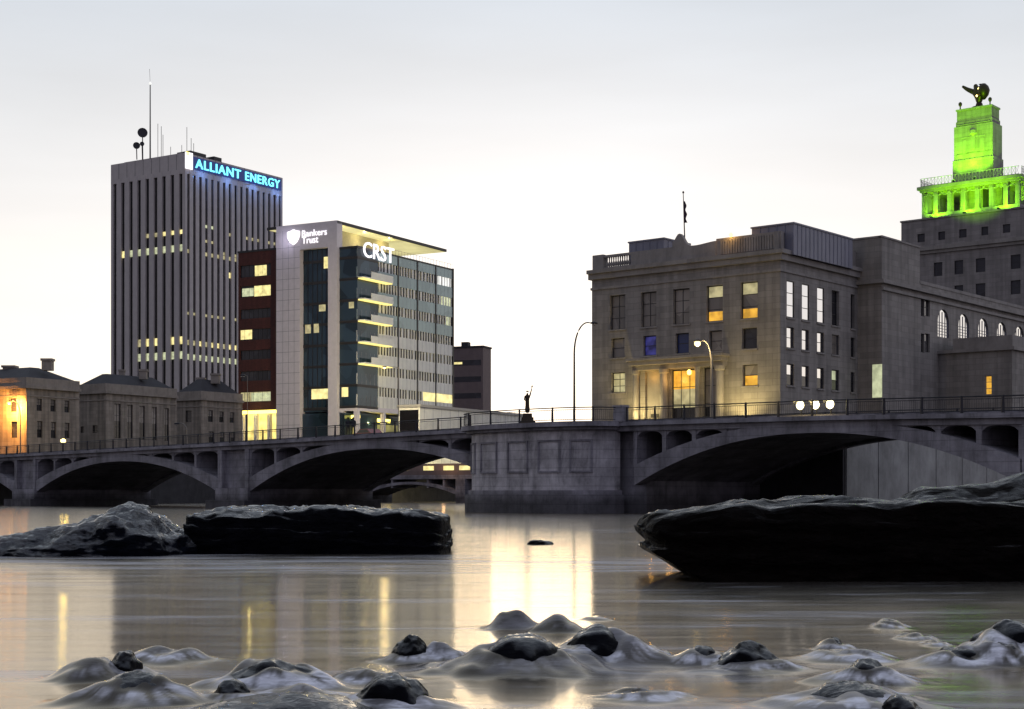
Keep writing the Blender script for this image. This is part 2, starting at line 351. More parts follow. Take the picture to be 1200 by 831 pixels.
def window(par, f, h, rev=.3, nx=1, ny=2, panes=None, fw=.09, bw=.06, frame=None, name='window'):
    a, b, c, d = h[:4]; mb = MB(); g0, g1 = -rev, -rev+.08
    f.box(mb, a, a+fw, g0, g1, c, d); f.box(mb, b-fw, b, g0, g1, c, d)
    f.box(mb, a+fw, b-fw, g0, g1, c, c+fw); f.box(mb, a+fw, b-fw, g0, g1, d-fw, d)
    for i in range(1, nx):
        x = a+(b-a)*i/nx; f.box(mb, x-bw/2, x+bw/2, g0, g1-.01, c+fw, d-fw)
    for j in range(1, ny):
        z = c+(d-c)*j/ny; f.box(mb, a+fw, b-fw, g0, g1-.02, z-bw/2, z+bw/2)
    o = mb.build(name, frame or M['frame'], par)
    panes = panes or [(0, 1, M['pane'])]
    for lo, hi, mt in panes:
        pm = MB(); z0 = c+(d-c)*lo; z1 = c+(d-c)*hi
        pm.quad(f.p(a+.01, g0+.03, z0), f.p(b-.01, g0+.03, z0), f.p(b-.01, g0+.03, z1), f.p(a+.01, g0+.03, z1)); pm.build('pane', mt, o, fix=False)
    # sill
    return o
def sill(par, f, h, d=.12):
    mb = MB(); f.box(mb, h[0]-.12, h[1]+.12, .003, d, h[2]-.16, h[2]-.003); return mb.build('sill', M['vet_trim'], par)
def text_mesh(par, f, s0, s1, z0, z1, string, mat, h=.1, ext=.08, name='sign_letters', bold=.0, spacing=1.0):
    cu = bpy.data.curves.new(name, 'FONT'); cu.body = string; cu.size = 1; cu.extrude = ext; cu.offset = bold; cu.space_character = spacing; cu.resolution_u = 3
    to = bpy.data.objects.new('tmp', cu); col.objects.link(to)
    bpy.context.view_layer.update()
    me = bpy.data.meshes.new_from_object(to.evaluated_get(bpy.context.evaluated_depsgraph_get()))
    xs = [v.co.x for v in me.vertices]; ys = [v.co.y for v in me.vertices]
    x0, x1, y0, y1 = min(xs), max(xs), min(ys), max(ys); wl = WLOC[par.name]
    for v in me.vertices:
        q = f.p(s0+(v.co.x-x0)/(x1-x0)*(s1-s0), h+v.co.z, z0+(v.co.y-y0)/(y1-y0)*(z1-z0)); v.co = q-wl
    bpy.data.objects.remove(to)
    me.materials.clear(); me.materials.append(mat)
    o = bpy.data.objects.new(name, me); col.objects.link(o); o.parent = par; WLOC[o.name] = wl.copy(); return o
def kids(o): return [c for c in bpy.data.objects if c.parent == o]
def copy_tree(o, parent=None):
    c = o.copy(); col.objects.link(c)
    if parent: c.parent = parent
    for k in kids(o): copy_tree(k, c)
    return c
def place(px, D, z=0): return Vector(((px-600)/F*D, D, z))
def spot(par, loc, target, power, color, size=R(70), rad=.3, name='light'):
    l = bpy.data.lights.new(name, 'SPOT'); l.energy = power; l.color = color; l.spot_size = size; l.spot_blend = .6; l.shadow_soft_size = rad
    o = bpy.data.objects.new(name, l); col.objects.link(o); o.parent = par
    o.location = Vector(loc)-WLOC[par.name]; o.rotation_euler = (Vector(target)-Vector(loc)).to_track_quat('-Z', 'Y').to_euler(); return o
def point(par, loc, power, color, rad=.25, name='light'):
    l = bpy.data.lights.new(name, 'POINT'); l.energy = power; l.color = color; l.shadow_soft_size = rad
    o = bpy.data.objects.new(name, l); col.objects.link(o); o.parent = par; o.location = Vector(loc)-WLOC[par.name]; return o

# ================================================================== BRIDGE LINE
BA = Vector((-52.4, 188.6)); BD = Vector((84, -87.1)).normalized()
BF = Frame(BA, BD)            # s along the bridge towards the right, h towards the camera
K = lambda px: BF.at(px)
W_DECK = 16.5
kk = [(-90, 6.5), (K(0), 6.72), (K(300), 7.12), (K(560), 7.42), (K(740), 7.45), (K(960), 7.25), (K(1200), 6.9), (K(1200)+40, 6.5)]
def zdeck(s):
    if s <= kk[0][0]: return kk[0][1]
    for (a, za), (b, zb) in zip(kk, kk[1:]):
        if s <= b:
            u = (s-a)/(b-a); return za+(zb-za)*u
    return kk[-1][1]
S0, S1 = -90, K(1200)+34

# ================================================================== SETTING: land
VD = Vector((.57, .8216)).normalized()
GZ = 7.3
bank0 = Vector((-78, 214)); bF = Frame(bank0, VD)
mb = MB()
far = bank0+VD*620
mb.prism([(bank0.x, bank0.y), (far.x, far.y), (far.x-200, 1500), (-1500, 1500), (-1500, 214)], -1.5, 6.6)
tag(mb.build('bank_ground', M['land']), kind='structure')
# island ground behind the bridge
c_isl = BF.p(K(985)+0, 0, 0)
IB = Frame(BF.p(0, -W_DECK-.3, 0), BD)
s_isl = IB.at(985); corner = IB.p(s_isl, 0, 0)
VV = Vector((.633, .774, 0)).normalized()
left_i = IB.p(IB.at(690), 0, 0)
mb = MB()
e1 = corner+VV*170; e2 = left_i+Vector((.1, .995, 0))*190
mb.prism([(corner.x, corner.y), (e1.x, e1.y), (e2.x, e2.y), (left_i.x, left_i.y)], -1.5, 7.2)
tag(mb.build('island_ground', M['land']), kind='structure')
# retaining wall of the island (side) with vertical joints
t = thing('retaining_wall', 'pale concrete river wall with vertical joints seen through the wide right arch', 'retaining wall', corner)
WF = Frame(corner, (VV.x, VV.y)); mb = MB()
k = 0
while k < 150:
    WF.box(mb, k+.09, k+6.0-.09, .01, .55, -1.2, 7.0); k += 6.0
WF.box(mb, 0, 150, .01, .48, -1.2, 6.95)
mb.build('wall_panel', M['wall_concrete'], t)
mb = MB(); WF.box(mb, -.1, 150, .0, .75, 7.0, 7.35); mb.build('coping', M['concrete'], t)
mb = MB(); IB.box(mb, IB.at(690), s_isl+.4, .01, .25, -1.2, 7.0); mb.build('front_wall', M['concrete_dark'], t)  # shadow below the deck is carried by the near-black colour
# left bank wall
t = thing('quay_wall', 'dark concrete quay wall along the far left bank behind the arches', 'quay wall', bank0.to_3d())
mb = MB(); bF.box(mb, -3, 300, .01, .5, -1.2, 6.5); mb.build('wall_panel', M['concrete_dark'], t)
mb = MB(); bF.box(mb, -3, 300, .0, .7, 6.5, 6.85); mb.build('coping', M['concrete'], t)

# ================================================================== BRIDGE
bridge = thing('arch_bridge', 'long concrete open spandrel arch bridge spanning the river behind the boulders', 'bridge', BF.p(K(640), 0, 0))
def deck_strip(h0, h1, dz0, dz1, s0, s1, step=3.0):
    mb = MB(); n = max(1, int((s1-s0)/step)); prev = None
    for i in range(n+1):
        s = s0+(s1-s0)*i/n; z = zdeck(s)
        ring = [BF.p(s, h0, z+dz0), BF.p(s, h1, z+dz0), BF.p(s, h1, z+dz1), BF.p(s, h0, z+dz1)]
        b = len(mb.v); mb.v += [tuple(q) for q in ring]
        if prev is not None:
            for j in range(4): mb.f.append((prev+j, prev+(j+1) % 4, b+(j+1) % 4, b+j))
        else: mb.f.append((b, b+1, b+2, b+3))
        prev = b
    mb.f.append((prev+3, prev+2, prev+1, prev)); return mb
deck_strip(-W_DECK, 0, -.75, -.12, S0, S1).build('deck', M['concrete'], bridge)
deck_strip(-W_DECK-.35, .35, -.32, 0, S0, S1).build('fascia', M['concrete'], bridge)
tag(deck_strip(-W_DECK+2.2, -2.2, .004, .02, S0, S1).build('road', M['asphalt']), kind='structure')
deck_strip(-2.2, -.3, .004, .15, S0, S1).build('sidewalk', M['concrete'], bridge)

def arch(sa, sb, zs, zc, th0=.75, th1=1.5, cols=10):
    """segmental arch barrel between springings sa, sb; spring z zs, crown z zc"""
    n = 40; mb = MB(); H = zc-zs; mid = (sa+sb)/2; hw = (sb-sa)/2
    def zi(s):
        u = (s-mid)/hw; return zs+H*(1-abs(u)**2.15)
    def ze(s):
        u = abs((s-mid)/hw); return zi(s)+th0+(th1-th0)*u**2
    for (h0, h1) in ((-W_DECK+.2, -W_DECK+1.2), (-W_DECK+1.2, -1.2), (-1.2, -.02)):
        inner = h0 < -1.3 and h1 > -W_DECK+1.5
        prev = None
        for i in range(n+1):
            s = sa+(sb-sa)*i/n; lift = .25 if inner else 0
            b = len(mb.v); mb.v += [tuple(BF.p(s, h1, zi(s)+lift)), tuple(BF.p(s, h0, zi(s)+lift)), tuple(BF.p(s, h0, ze(s))), tuple(BF.p(s, h1, ze(s)))]
            if prev is not None:
                for j in range(4): mb.f.append((prev+j, prev+(j+1) % 4, b+(j+1) % 4, b+j))
            prev = b
    mb.build('arch', M['concrete'], bridge, smooth=False)
    # spandrel cross walls + little arched heads between them
    ncol = cols
    for i in range(ncol+1):
        s = sa+(sb-sa)*i/ncol; zt = zdeck(s)-.75
        if zt-ze(s) < .25: continue
        cm = MB(); BF.box(cm, s-.2, s+.2, -W_DECK+.5, -.15, ze(s)-.05, zt+.02); cm.build('spandrel_wall', M['concrete'], bridge)
    hm = MB()
    for i in range(ncol):
        s0_ = sa+(sb-sa)*i/ncol+.2; s1_ = sa+(sb-sa)*(i+1)/ncol-.2
        m = 8
        for q in range(m):
            a = s0_+(s1_-s0_)*q/m; b = s0_+(s1_-s0_)*(q+1)/m
            def lo(s):
                u = (s-(s0_+s1_)/2)/((s1_-s0_)/2); return max(zdeck(s)-.8-.38*(abs(u)**4), min(ze(s)-.02, zdeck(s)-.8))
            za, zb = lo(a), lo(b); ta, tb = zdeck(a)-.74, zdeck(b)-.74
            hm.hexa([BF.p(a,-.9,za), BF.p(b,-.9,zb), BF.p(b,-.2,zb), BF.p(a,-.2,za), BF.p(a,-.9,ta), BF.p(b,-.9,tb), BF.p(b,-.2,tb), BF.p(a,-.2,ta)])
    hm.build('spandrel_head', M['concrete'], bridge)
    # longitudinal wall set back inside the spandrels, interior shade put into its dark colour
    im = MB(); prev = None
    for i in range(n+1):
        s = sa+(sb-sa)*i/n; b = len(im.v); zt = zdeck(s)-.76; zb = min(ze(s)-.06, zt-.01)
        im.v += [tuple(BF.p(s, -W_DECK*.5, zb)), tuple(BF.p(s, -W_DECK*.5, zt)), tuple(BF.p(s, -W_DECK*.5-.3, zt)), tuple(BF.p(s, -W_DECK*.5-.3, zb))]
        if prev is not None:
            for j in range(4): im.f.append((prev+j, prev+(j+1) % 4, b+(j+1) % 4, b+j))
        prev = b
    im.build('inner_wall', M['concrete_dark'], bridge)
def pier(sa, sb, zs, wide=.7):
    mb = MB()
    BF.box(mb, sa-.1, sb+.1, -W_DECK-.2, .25, -1.2, zs+.4)
    BF.box(mb, sa-wide, sb+wide, -W_DECK-.9, 1.1, -1.2, .9)
    mb.build('pier', M['concrete'], bridge)
    for s in (sa+.45, sb-.45):
        cm = MB(); BF.box(cm, s-.35, s+.35, -W_DECK+.1, .02, zs+.4, zdeck(s)-.76); cm.build('pier_column', M['concrete'], bridge)
    cm = MB(); BF.box(cm, sa+.8, sb-.8, -W_DECK+.6, -.6, zs+.4, zdeck(sa)-.76); cm.build('pier_wall', M['concrete'], bridge)
a1l, a1r = K(42), K(255); a2l = K(292); crown2 = K(434); a2r = 2*crown2-a2l
a3l = K(743); crown3 = K(945); a3r = 2*crown3-a3l
pw = a2l-a1r
a0r = K(42)-pw
arch(a0r-(a1r-a1l), a0r, 1.7, 5.3, cols=9)
arch(a1l, a1r, 1.8, 5.45, cols=9)
arch(a2l, a2r, 1.8, 5.95, cols=9)
arch(a3l, a3r, 2.3, 6.05, th0=.8, th1=1.6, cols=11)
pier(a0r, a1l, 1.8); pier(a1r, a2l, 1.8)
pier(a3r, a3r+pw, 2.3)
arch(a3r+pw, S1-1, 2.3, 5.7, cols=5)
# centre pier with curved overlook platform
cL, cR = K(562), K(722)
print('pier', cL, cR, a2r, a3l, 'arch2', a2r-a2l, 'arch3', a3r-a3l)
cm = MB(); BF.box(cm, a2r-.2, a3l+.2, -W_DECK, -1.3, -1.2, 6.65); cm.build('centre_pier', M['concrete'], bridge)
bulge = 3.2
def arc_pts(g=0.0, n=28, s0=None, s1=None):
    s0 = cL if s0 is None else s0; s1 = cR if s1 is None else s1; P = []
    for i in range(n+1):
        u = -1+2*i/n; P.append(((s0+s1)/2+(s1-s0)/2*u*(1+g/((s1-s0)/2)), bulge*(max(0, 1-abs(u)**2.6))**.5*.999+g+.15))
    return P
def arc_prism(g, z0, z1, name, mat, par=bridge):
    P = arc_pts(g); ring = [BF.p(s, h, 0) for s, h in P]; ring += [BF.p(P[-1][0], -.5, 0), BF.p(P[0][0], -.5, 0)]
    mb = MB(); mb.prism([(q.x, q.y) for q in ring], z0, z1); return mb.build(name, mat, par)
drum = arc_prism(0, 1.9, 6.85, 'pier_drum', M['concrete_pale'])
arc_prism(.45, -1.2, 1.55, 'pier_footing', M['concrete'])
arc_prism(.2, 1.55, 1.9, 'pier_ledge', M['concrete'])
arc_prism(.35, 6.85, 7.1, 'platform_cornice', M['concrete'])
arc_prism(.7, 7.1, 7.5, 'platform', M['concrete'])
# raised panel frames on the drum
P = arc_pts(.0, 60)
def arc_at(px_s, g):
    for (sa_, ha), (sb_, hb) in zip(P, P[1:]):
        if sa_ <= px_s <= sb_: 
            u = (px_s-sa_)/(sb_-sa_); n_ = Vector((-(hb-ha), sb_-sa_)).normalized()
            return BF.p(px_s+n_.x*g, ha+(hb-ha)*u+n_.y*g, 0)
    return BF.p(px_s, g, 0)
for (xa, xb) in ((569, 584), (594, 618), (631, 655), (666, 688), (696, 713)):
    sa_, sb_ = [cL+(q-562)/160*(cR-cL) for q in (xa, xb)]; mb = MB()
    def seg(s0_, s1_, z0, z1):
        m = 5
        for q in range(m):
            a = s0_+(s1_-s0_)*q/m; b = s0_+(s1_-s0_)*(q+1)/m
            A0, A1, B0, B1 = arc_at(a, -.03), arc_at(a, .10), arc_at(b, -.03), arc_at(b, .10)
            Z = lambda v, z: Vector((v.x, v.y, z))
            mb.hexa([Z(A0,z0), Z(B0,z0), Z(B1,z0), Z(A1,z0), Z(A0,z1), Z(B0,z1), Z(B1,z1), Z(A1,z1)])
    seg(sa_, sb_, 3.35, 3.5); seg(sa_, sb_, 5.9, 6.05); seg(sa_, sa_+.14, 3.5, 5.9); seg(sb_-.14, sb_, 3.5, 5.9)
    mb.build('panel_frame', M['concrete'], bridge)

# railings: one railing part, its posts sub-parts
def railing(path, name, spacing=3.0, hgt=1.12):
    """path: function u-> world point on deck edge, list of points"""
    rl = MB(); bl = MB(); 
    for dz, r in ((hgt, .05), (hgt-.17, .025), (.14, .03)):
        rl.tube([p+Vector((0,0,dz)) for p in path], r, 6)
    root = rl.build('rail', M['metal'], bridge)
    L = 0; posts = []; nextp = 0; nb = 0
    for a, b in zip(path, path[1:]):
        d = (b-a).length
        while nextp <= L+d: posts.append(a.lerp(b, (nextp-L)/d)); nextp += spacing
        while nb <= L+d:
            q = a.lerp(b, (nb-L)/d); bl.tube([q+Vector((0,0,.14)), q+Vector((0,0,hgt-.17))], .011, 4); nb += .17
        L += d
    for p in posts:
        pm = MB(); pm.hexa([p+Vector(v) for v in ((-.09,-.09,0),(.09,-.09,0),(.09,.09,0),(-.09,.09,0),(-.07,-.07,hgt+.06),(.07,-.07,hgt+.06),(.07,.07,hgt+.06),(-.07,.07,hgt+.06))])
        pm.build('post', M['metal'], root)
    bl.build('baluster', M['metal'], root, fix=False)
    return root
def line_path(s0, s1, h, n=30): return [BF.p(s0+(s1-s0)*i/n, h, zdeck(s0+(s1-s0)*i/n)+.0) for i in range(n+1)]
railing(line_path(K(-40), K(552), .05), 'l', 3.1)
railing(line_path(K(735), S1-2, .05), 'r', 3.0)
railing([BF.p(s, h, 7.5) for s, h in arc_pts(.5)], 'c', 3.6)
railing(line_path(K(-40), S1-2, -W_DECK+.1), 'b', 3.1)
pm = MB(); s = K(729); BF.box(pm, s-.55, s+.4, -.3, .45, 7.44, 8.65); BF.box(pm, s-.62, s+.47, -.37, .52, 8.65, 8.8); pm.build('end_block', M['concrete'], bridge)

# ================================================================== WATER + ROCKS
mounds = []   # (x, y, rx, ry, h, skew)
def g2w(px, py): D = CAMH*F/(py-HY); return ((px-600)/F*D, D)
# px centre, px waterline y, half width px, top y, foaminess, rock? 
MD = [
 (155, 826, 62, 787, .45, .93, 'dark rounded rock under smooth water at the lower left'),
 (143, 793, 24, 763, .35, 1.0, 'small dark peaked rock behind the lower left rounded rock'),
 (98, 797, 32, 771, .2, .55, ''),
 (188, 776, 38, 757, .7, .5, ''),
 (312, 811, 66, 768, 1.0, .86, 'rock with white water pouring over its lumpy top, left of centre'),
 (268, 822, 36, 801, .5, .98, 'low dark rock in front of the white water left of centre'),
 (350, 822, 46, 806, 1.0, .6, ''),
 (320, 856, 150, 820, .8, .95, 'long blue-black rock cut by the bottom edge left of centre'),
 (456, 835, 58, 794, .35, 1.08, 'shiny black rock at the bottom edge left of the bright water'),
 (480, 777, 28, 743, .45, .97, 'small domed grey rock in front of the slab'),
 (516, 776, 26, 756, .8, .5, ''),
 (430, 802, 36, 786, .8, .5, ''),
 (606, 790, 72, 743, .15, .93, 'wide rock with rough crest in the bright sky reflection'),
 (704, 780, 54, 728, .5, .85, 'tall smooth rock at the right edge of the bright reflection'),
 (602, 738, 22, 711, .1, .7, ''),
 (655, 741, 22, 720, .1, .5, ''),
 (766, 777, 18, 760, .9, .5, ''),
 (755, 820, 40, 808, .9, .3, ''),
 (822, 782, 34, 753, .9, .85, 'pale foamy rock beside the lamp reflection'),
 (882, 787, 50, 754, .5, .98, 'dark twin-crested rock with white water at its right side'),
 (980, 762, 16, 747, .7, .85, 'little pointed rock left of the foamy pair at right'),
 (998, 775, 46, 762, 1.0, .7, ''),
 (1022, 802, 50, 772, 1.0, .93, 'foamy rock with a flat dark top, middle of three at lower right'),
 (1005, 832, 76, 799, 1.0, .9, 'widest foam covered rock at the lower right bottom edge'),
 (1062, 842, 34, 818, .7, .98, 'small round rock at the bottom edge in the lower right foam'),
 (1047, 736, 18, 727, .6, .4, ''),
 (1075, 750, 18, 743, .6, .4, ''),
 (1130, 781, 44, 757, 1.0, .88, 'spiky dark rock ringed by foam near the right edge'),
 (1192, 777, 54, 722, .8, .93, 'large smooth sloping rock cut by the right edge'),
 (1176, 781, 34, 751, .8, .9, 'dark rock in front of the sloping rock at the right edge'),
 (1100, 757, 14, 751, .7, .4, ''),
 (700, 726, 16, 717, .3, .4, ''),
]
for (px, py, hw, ty, fo, rk, lab) in MD:
    x, D = g2w(px, py); sc = D/F; rx = hw*sc
    h = max(.05, (py-ty)*sc); ry = max(.25, rx*.9)
    mounds.append((x, D+ry*.55, rx, ry, h, fo, rk, lab))
def hump(x, y):
    z = 0; fo = 0
    for (mx_, my_, rx, ry, h, f_, rk, lab) in mounds:
        dx = (x-mx_)/rx; dy = (y-my_)/ry
        if abs(dx) > 4.5 or abs(dy) > 2.6: continue
        wob = .22*noise.noise(Vector((x*3, y*3, mx_)))
        r = math.sqrt(dx*dx+dy*dy)*(1+wob)
        # water drapes over the flank of each rock and flares out into a skirt
        dx2 = dx-.12; hh = h*((.66 if rk < .94 else .42) if lab else .85)*(1+.45*noise.noise(Vector((x*4, y*3, mx_*3))))
        b = math.exp(-(r*.88)**3.2)*.84+.16*math.exp(-(r*.7)**2)
        zz = hh*b+.018*math.sin(6*r+8*noise.noise(Vector((x*2, y*2, 1))))*math.exp(-r*r)
        if zz > z: z = z*.25+zz
        else: z = z+zz*.25
        ang = math.atan2(dy, dx)
        st = .55+.9*noise.noise(Vector((math.cos(ang)*3+mx_*9, math.sin(ang)*3, r*1.2)))+.5*noise.noise(Vector((math.cos(ang)*11+mx_, math.sin(ang)*11, r*2.0)))
        side = .75+.35*dx-.25*dy
        ring = math.exp(-((r-.96-.12*noise.noise(Vector((x*5, y*5, 9))))/(.15 if r < .96 else .30))**2)
        core = (0 if lab else .5*math.exp(-(r/.8)**4))
        trail = .40*f_*math.exp(-(dy/.75)**2)*math.exp(-abs(dx-1)/1.1)*max(0, noise.noise(Vector((x*.9, y*7, 5)))+.25) if dx > .3 else 0
        fo = max(fo, trail, f_*max(ring*1.9, core)*max(0, min(1, st*1.5-.25))*max(.3, min(1.2, side)), f_*.30*math.exp(-(r/1.35)**4)*max(0, st-.55)+.25*f_*max(0, noise.noise(Vector((x*7, y*4, 2))))*math.exp(-(r/1.1)**4))
    return z, min(1, fo)
X0, X1, Y0, Y1 = -6.9, 6.9, 10.0, 20.5
NX, NY = 520, 340
verts = []; faces = []; foam = []
for j in range(NY+1):
    y = Y0+(Y1-Y0)*j/NY
    for i in range(NX+1):
        x = X0+(X1-X0)*i/NX
        e = min(1, (x-X0)/.5, (X1-x)/.5, (y-Y0)/.5, (Y1-y)/.5); e = max(0, e)
        z, fo = hump(x, y)
        verts.append((x, y, z*e)); foam.append(fo*e)
for j in range(NY):
    for i in range(NX):
        a = j*(NX+1)+i; faces.append((a, a+1, a+NX+2, a+NX+1))
def addq(x0, y0, x1, y1):
    b = len(verts); verts.extend([(x0,y0,0),(x1,y0,0),(x1,y1,0),(x0,y1,0)]); foam.extend([0]*4); faces.append((b,b+1,b+2,b+3))
FAR = 3500
addq(-FAR, -200, FAR, Y0); addq(-FAR, Y0, X0, Y1); addq(X1, Y0, FAR, Y1); addq(-FAR, Y1, FAR, FAR)
me = bpy.data.meshes.new('river_water'); me.from_pydata(verts, [], faces); me.update()
at = me.attributes.new('foam', 'FLOAT', 'POINT'); at.data.foreach_set('value', foam)
for p in me.polygons: p.use_smooth = True
wo = bpy.data.objects.new('river_water', me); col.objects.link(wo); tag(wo, kind='structure')
# water material
m = bpy.data.materials.new('river water'); m.use_nodes = True; t = m.node_tree; t.nodes.clear()
o_ = N(t, 'ShaderNodeOutputMaterial'); tc = N(t, 'ShaderNodeTexCoord')
gl = N(t, 'ShaderNodeBsdfAnisotropic'); gl.inputs['Anisotropy'].default_value = .55; tv = N(t, 'ShaderNodeCombineXYZ'); tv.inputs[0].default_value = 1; t.links.new(tv.outputs[0], gl.inputs['Tangent']); gl.inputs[0].default_value = (.96,.87,.73,1)
df = N(t, 'ShaderNodeBsdfDiffuse'); df.inputs[0].default_value = (.035,.03,.024,1)
fr = N(t, 'ShaderNodeFresnel'); fr.inputs[0].default_value = 1.36
frm = N(t, 'ShaderNodeMapRange'); frm.inputs[1].default_value = 0; frm.inputs[2].default_value = .72; frm.inputs[3].default_value = .0; frm.inputs[4].default_value = .95
t.links.new(fr.outputs[0], frm.inputs[0])
mixs = N(t, 'ShaderNodeMixShader'); t.links.new(frm.outputs[0], mixs.inputs[0]); t.links.new(df.outputs[0], mixs.inputs[1]); t.links.new(gl.outputs[0], mixs.inputs[2])
# rougher near the rapids, calm under the bridge
sp = N(t, 'ShaderNodeSeparateXYZ'); t.links.new(tc.outputs['Object'], sp.inputs[0])
rr = N(t, 'ShaderNodeMapRange'); rr.inputs[1].default_value = 60; rr.inputs[2].default_value = 120; rr.inputs[3].default_value = .122; rr.inputs[4].default_value = .115
t.links.new(sp.outputs[1], rr.inputs[0])
mps = N(t, 'ShaderNodeMapping'); mps.inputs['Scale'].default_value = (.35, 1.6, 1); t.links.new(tc.outputs['Object'], mps.inputs[0])
ns = N(t, 'ShaderNodeTexNoise'); ns.inputs['Scale'].default_value = 1.1; ns.inputs['Detail'].default_value = 7; ns.inputs['Roughness'].default_value = .62; ns.inputs['Distortion'].default_value = .4
t.links.new(mps.outputs[0], ns.inputs[0])
rmix = N(t, 'ShaderNodeMath', operation='MULTIPLY_ADD'); t.links.new(ns.outputs[0], rmix.inputs[0]); rmix.inputs[1].default_value = .08; t.links.new(rr.outputs[0], rmix.inputs[2])
rs = N(t, 'ShaderNodeMath', operation='SUBTRACT'); t.links.new(rmix.outputs[0], rs.inputs[0]); rs.inputs[1].default_value = .04
t.links.new(rs.outputs[0], gl.inputs['Roughness'])
bp = N(t, 'ShaderNodeBump'); bp.inputs['Strength'].default_value = .13; bp.inputs['Distance'].default_value = .05
t.links.new(ns.outputs[0], bp.inputs['Height'])
for n_ in (gl, df, fr): t.links.new(bp.outputs[0], n_.inputs['Normal'])
# foam and drifting mist on the surface
fa = N(t, 'ShaderNodeAttribute', attribute_name='foam'); 
nf = N(t, 'ShaderNodeTexNoise'); nf.inputs['Scale'].default_value = 9; nf.inputs['Detail'].default_value = 7
mpf = N(t, 'ShaderNodeMapping'); mpf.inputs['Scale'].default_value = (.5, .8, 2.2); t.links.new(tc.outputs['Object'], mpf.inputs[0]); t.links.new(mpf.outputs[0], nf.inputs[0]); nf.inputs['Distortion'].default_value = 1.2
fm = N(t, 'ShaderNodeMath', operation='MULTIPLY'); fmr = N(t, 'ShaderNodeMapRange'); fmr.inputs[1].default_value = .25; fmr.inputs[2].default_value = .75; fmr.inputs[3].default_value = .30; fmr.inputs[4].default_value = 1.12
t.links.new(nf.outputs[0], fmr.inputs[0]); t.links.new(fa.outputs['Fac'], fm.inputs[0]); t.links.new(fmr.outputs[0], fm.inputs[1])
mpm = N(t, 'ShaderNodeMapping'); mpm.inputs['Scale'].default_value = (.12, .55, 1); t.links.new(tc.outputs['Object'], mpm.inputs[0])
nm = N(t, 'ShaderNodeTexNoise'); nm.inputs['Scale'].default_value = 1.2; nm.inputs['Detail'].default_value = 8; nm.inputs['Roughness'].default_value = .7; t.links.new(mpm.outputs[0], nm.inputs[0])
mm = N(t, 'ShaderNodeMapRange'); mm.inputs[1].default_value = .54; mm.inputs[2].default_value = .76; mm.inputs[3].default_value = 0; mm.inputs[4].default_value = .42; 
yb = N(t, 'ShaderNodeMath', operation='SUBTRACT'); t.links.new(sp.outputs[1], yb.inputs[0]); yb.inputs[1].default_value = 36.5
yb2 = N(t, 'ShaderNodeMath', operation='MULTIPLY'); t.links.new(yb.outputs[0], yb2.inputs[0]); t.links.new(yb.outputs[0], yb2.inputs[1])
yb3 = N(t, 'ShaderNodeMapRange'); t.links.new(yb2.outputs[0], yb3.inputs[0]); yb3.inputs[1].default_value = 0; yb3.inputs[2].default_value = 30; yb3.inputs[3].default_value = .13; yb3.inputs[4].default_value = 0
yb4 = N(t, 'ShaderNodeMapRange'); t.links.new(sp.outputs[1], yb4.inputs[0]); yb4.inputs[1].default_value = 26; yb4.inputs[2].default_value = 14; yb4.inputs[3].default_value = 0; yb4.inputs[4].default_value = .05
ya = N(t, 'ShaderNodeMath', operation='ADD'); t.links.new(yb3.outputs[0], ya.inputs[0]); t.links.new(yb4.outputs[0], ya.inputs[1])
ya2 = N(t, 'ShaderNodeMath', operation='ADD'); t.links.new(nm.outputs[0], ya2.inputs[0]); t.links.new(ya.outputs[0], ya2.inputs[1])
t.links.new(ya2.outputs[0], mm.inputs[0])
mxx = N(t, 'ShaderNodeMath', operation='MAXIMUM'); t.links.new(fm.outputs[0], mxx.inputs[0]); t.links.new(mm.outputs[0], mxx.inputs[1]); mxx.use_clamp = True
fd = N(t, 'ShaderNodeBsdfDiffuse'); fd.inputs[0].default_value = (.90,.90,.94,1)
mf = N(t, 'ShaderNodeMixShader'); t.links.new(mxx.outputs[0], mf.inputs[0]); t.links.new(mixs.outputs[0], mf.inputs[1]); t.links.new(fd.outputs[0], mf.inputs[2])
t.links.new(mf.outputs[0], o_.inputs[0]); me.materials.append(m)

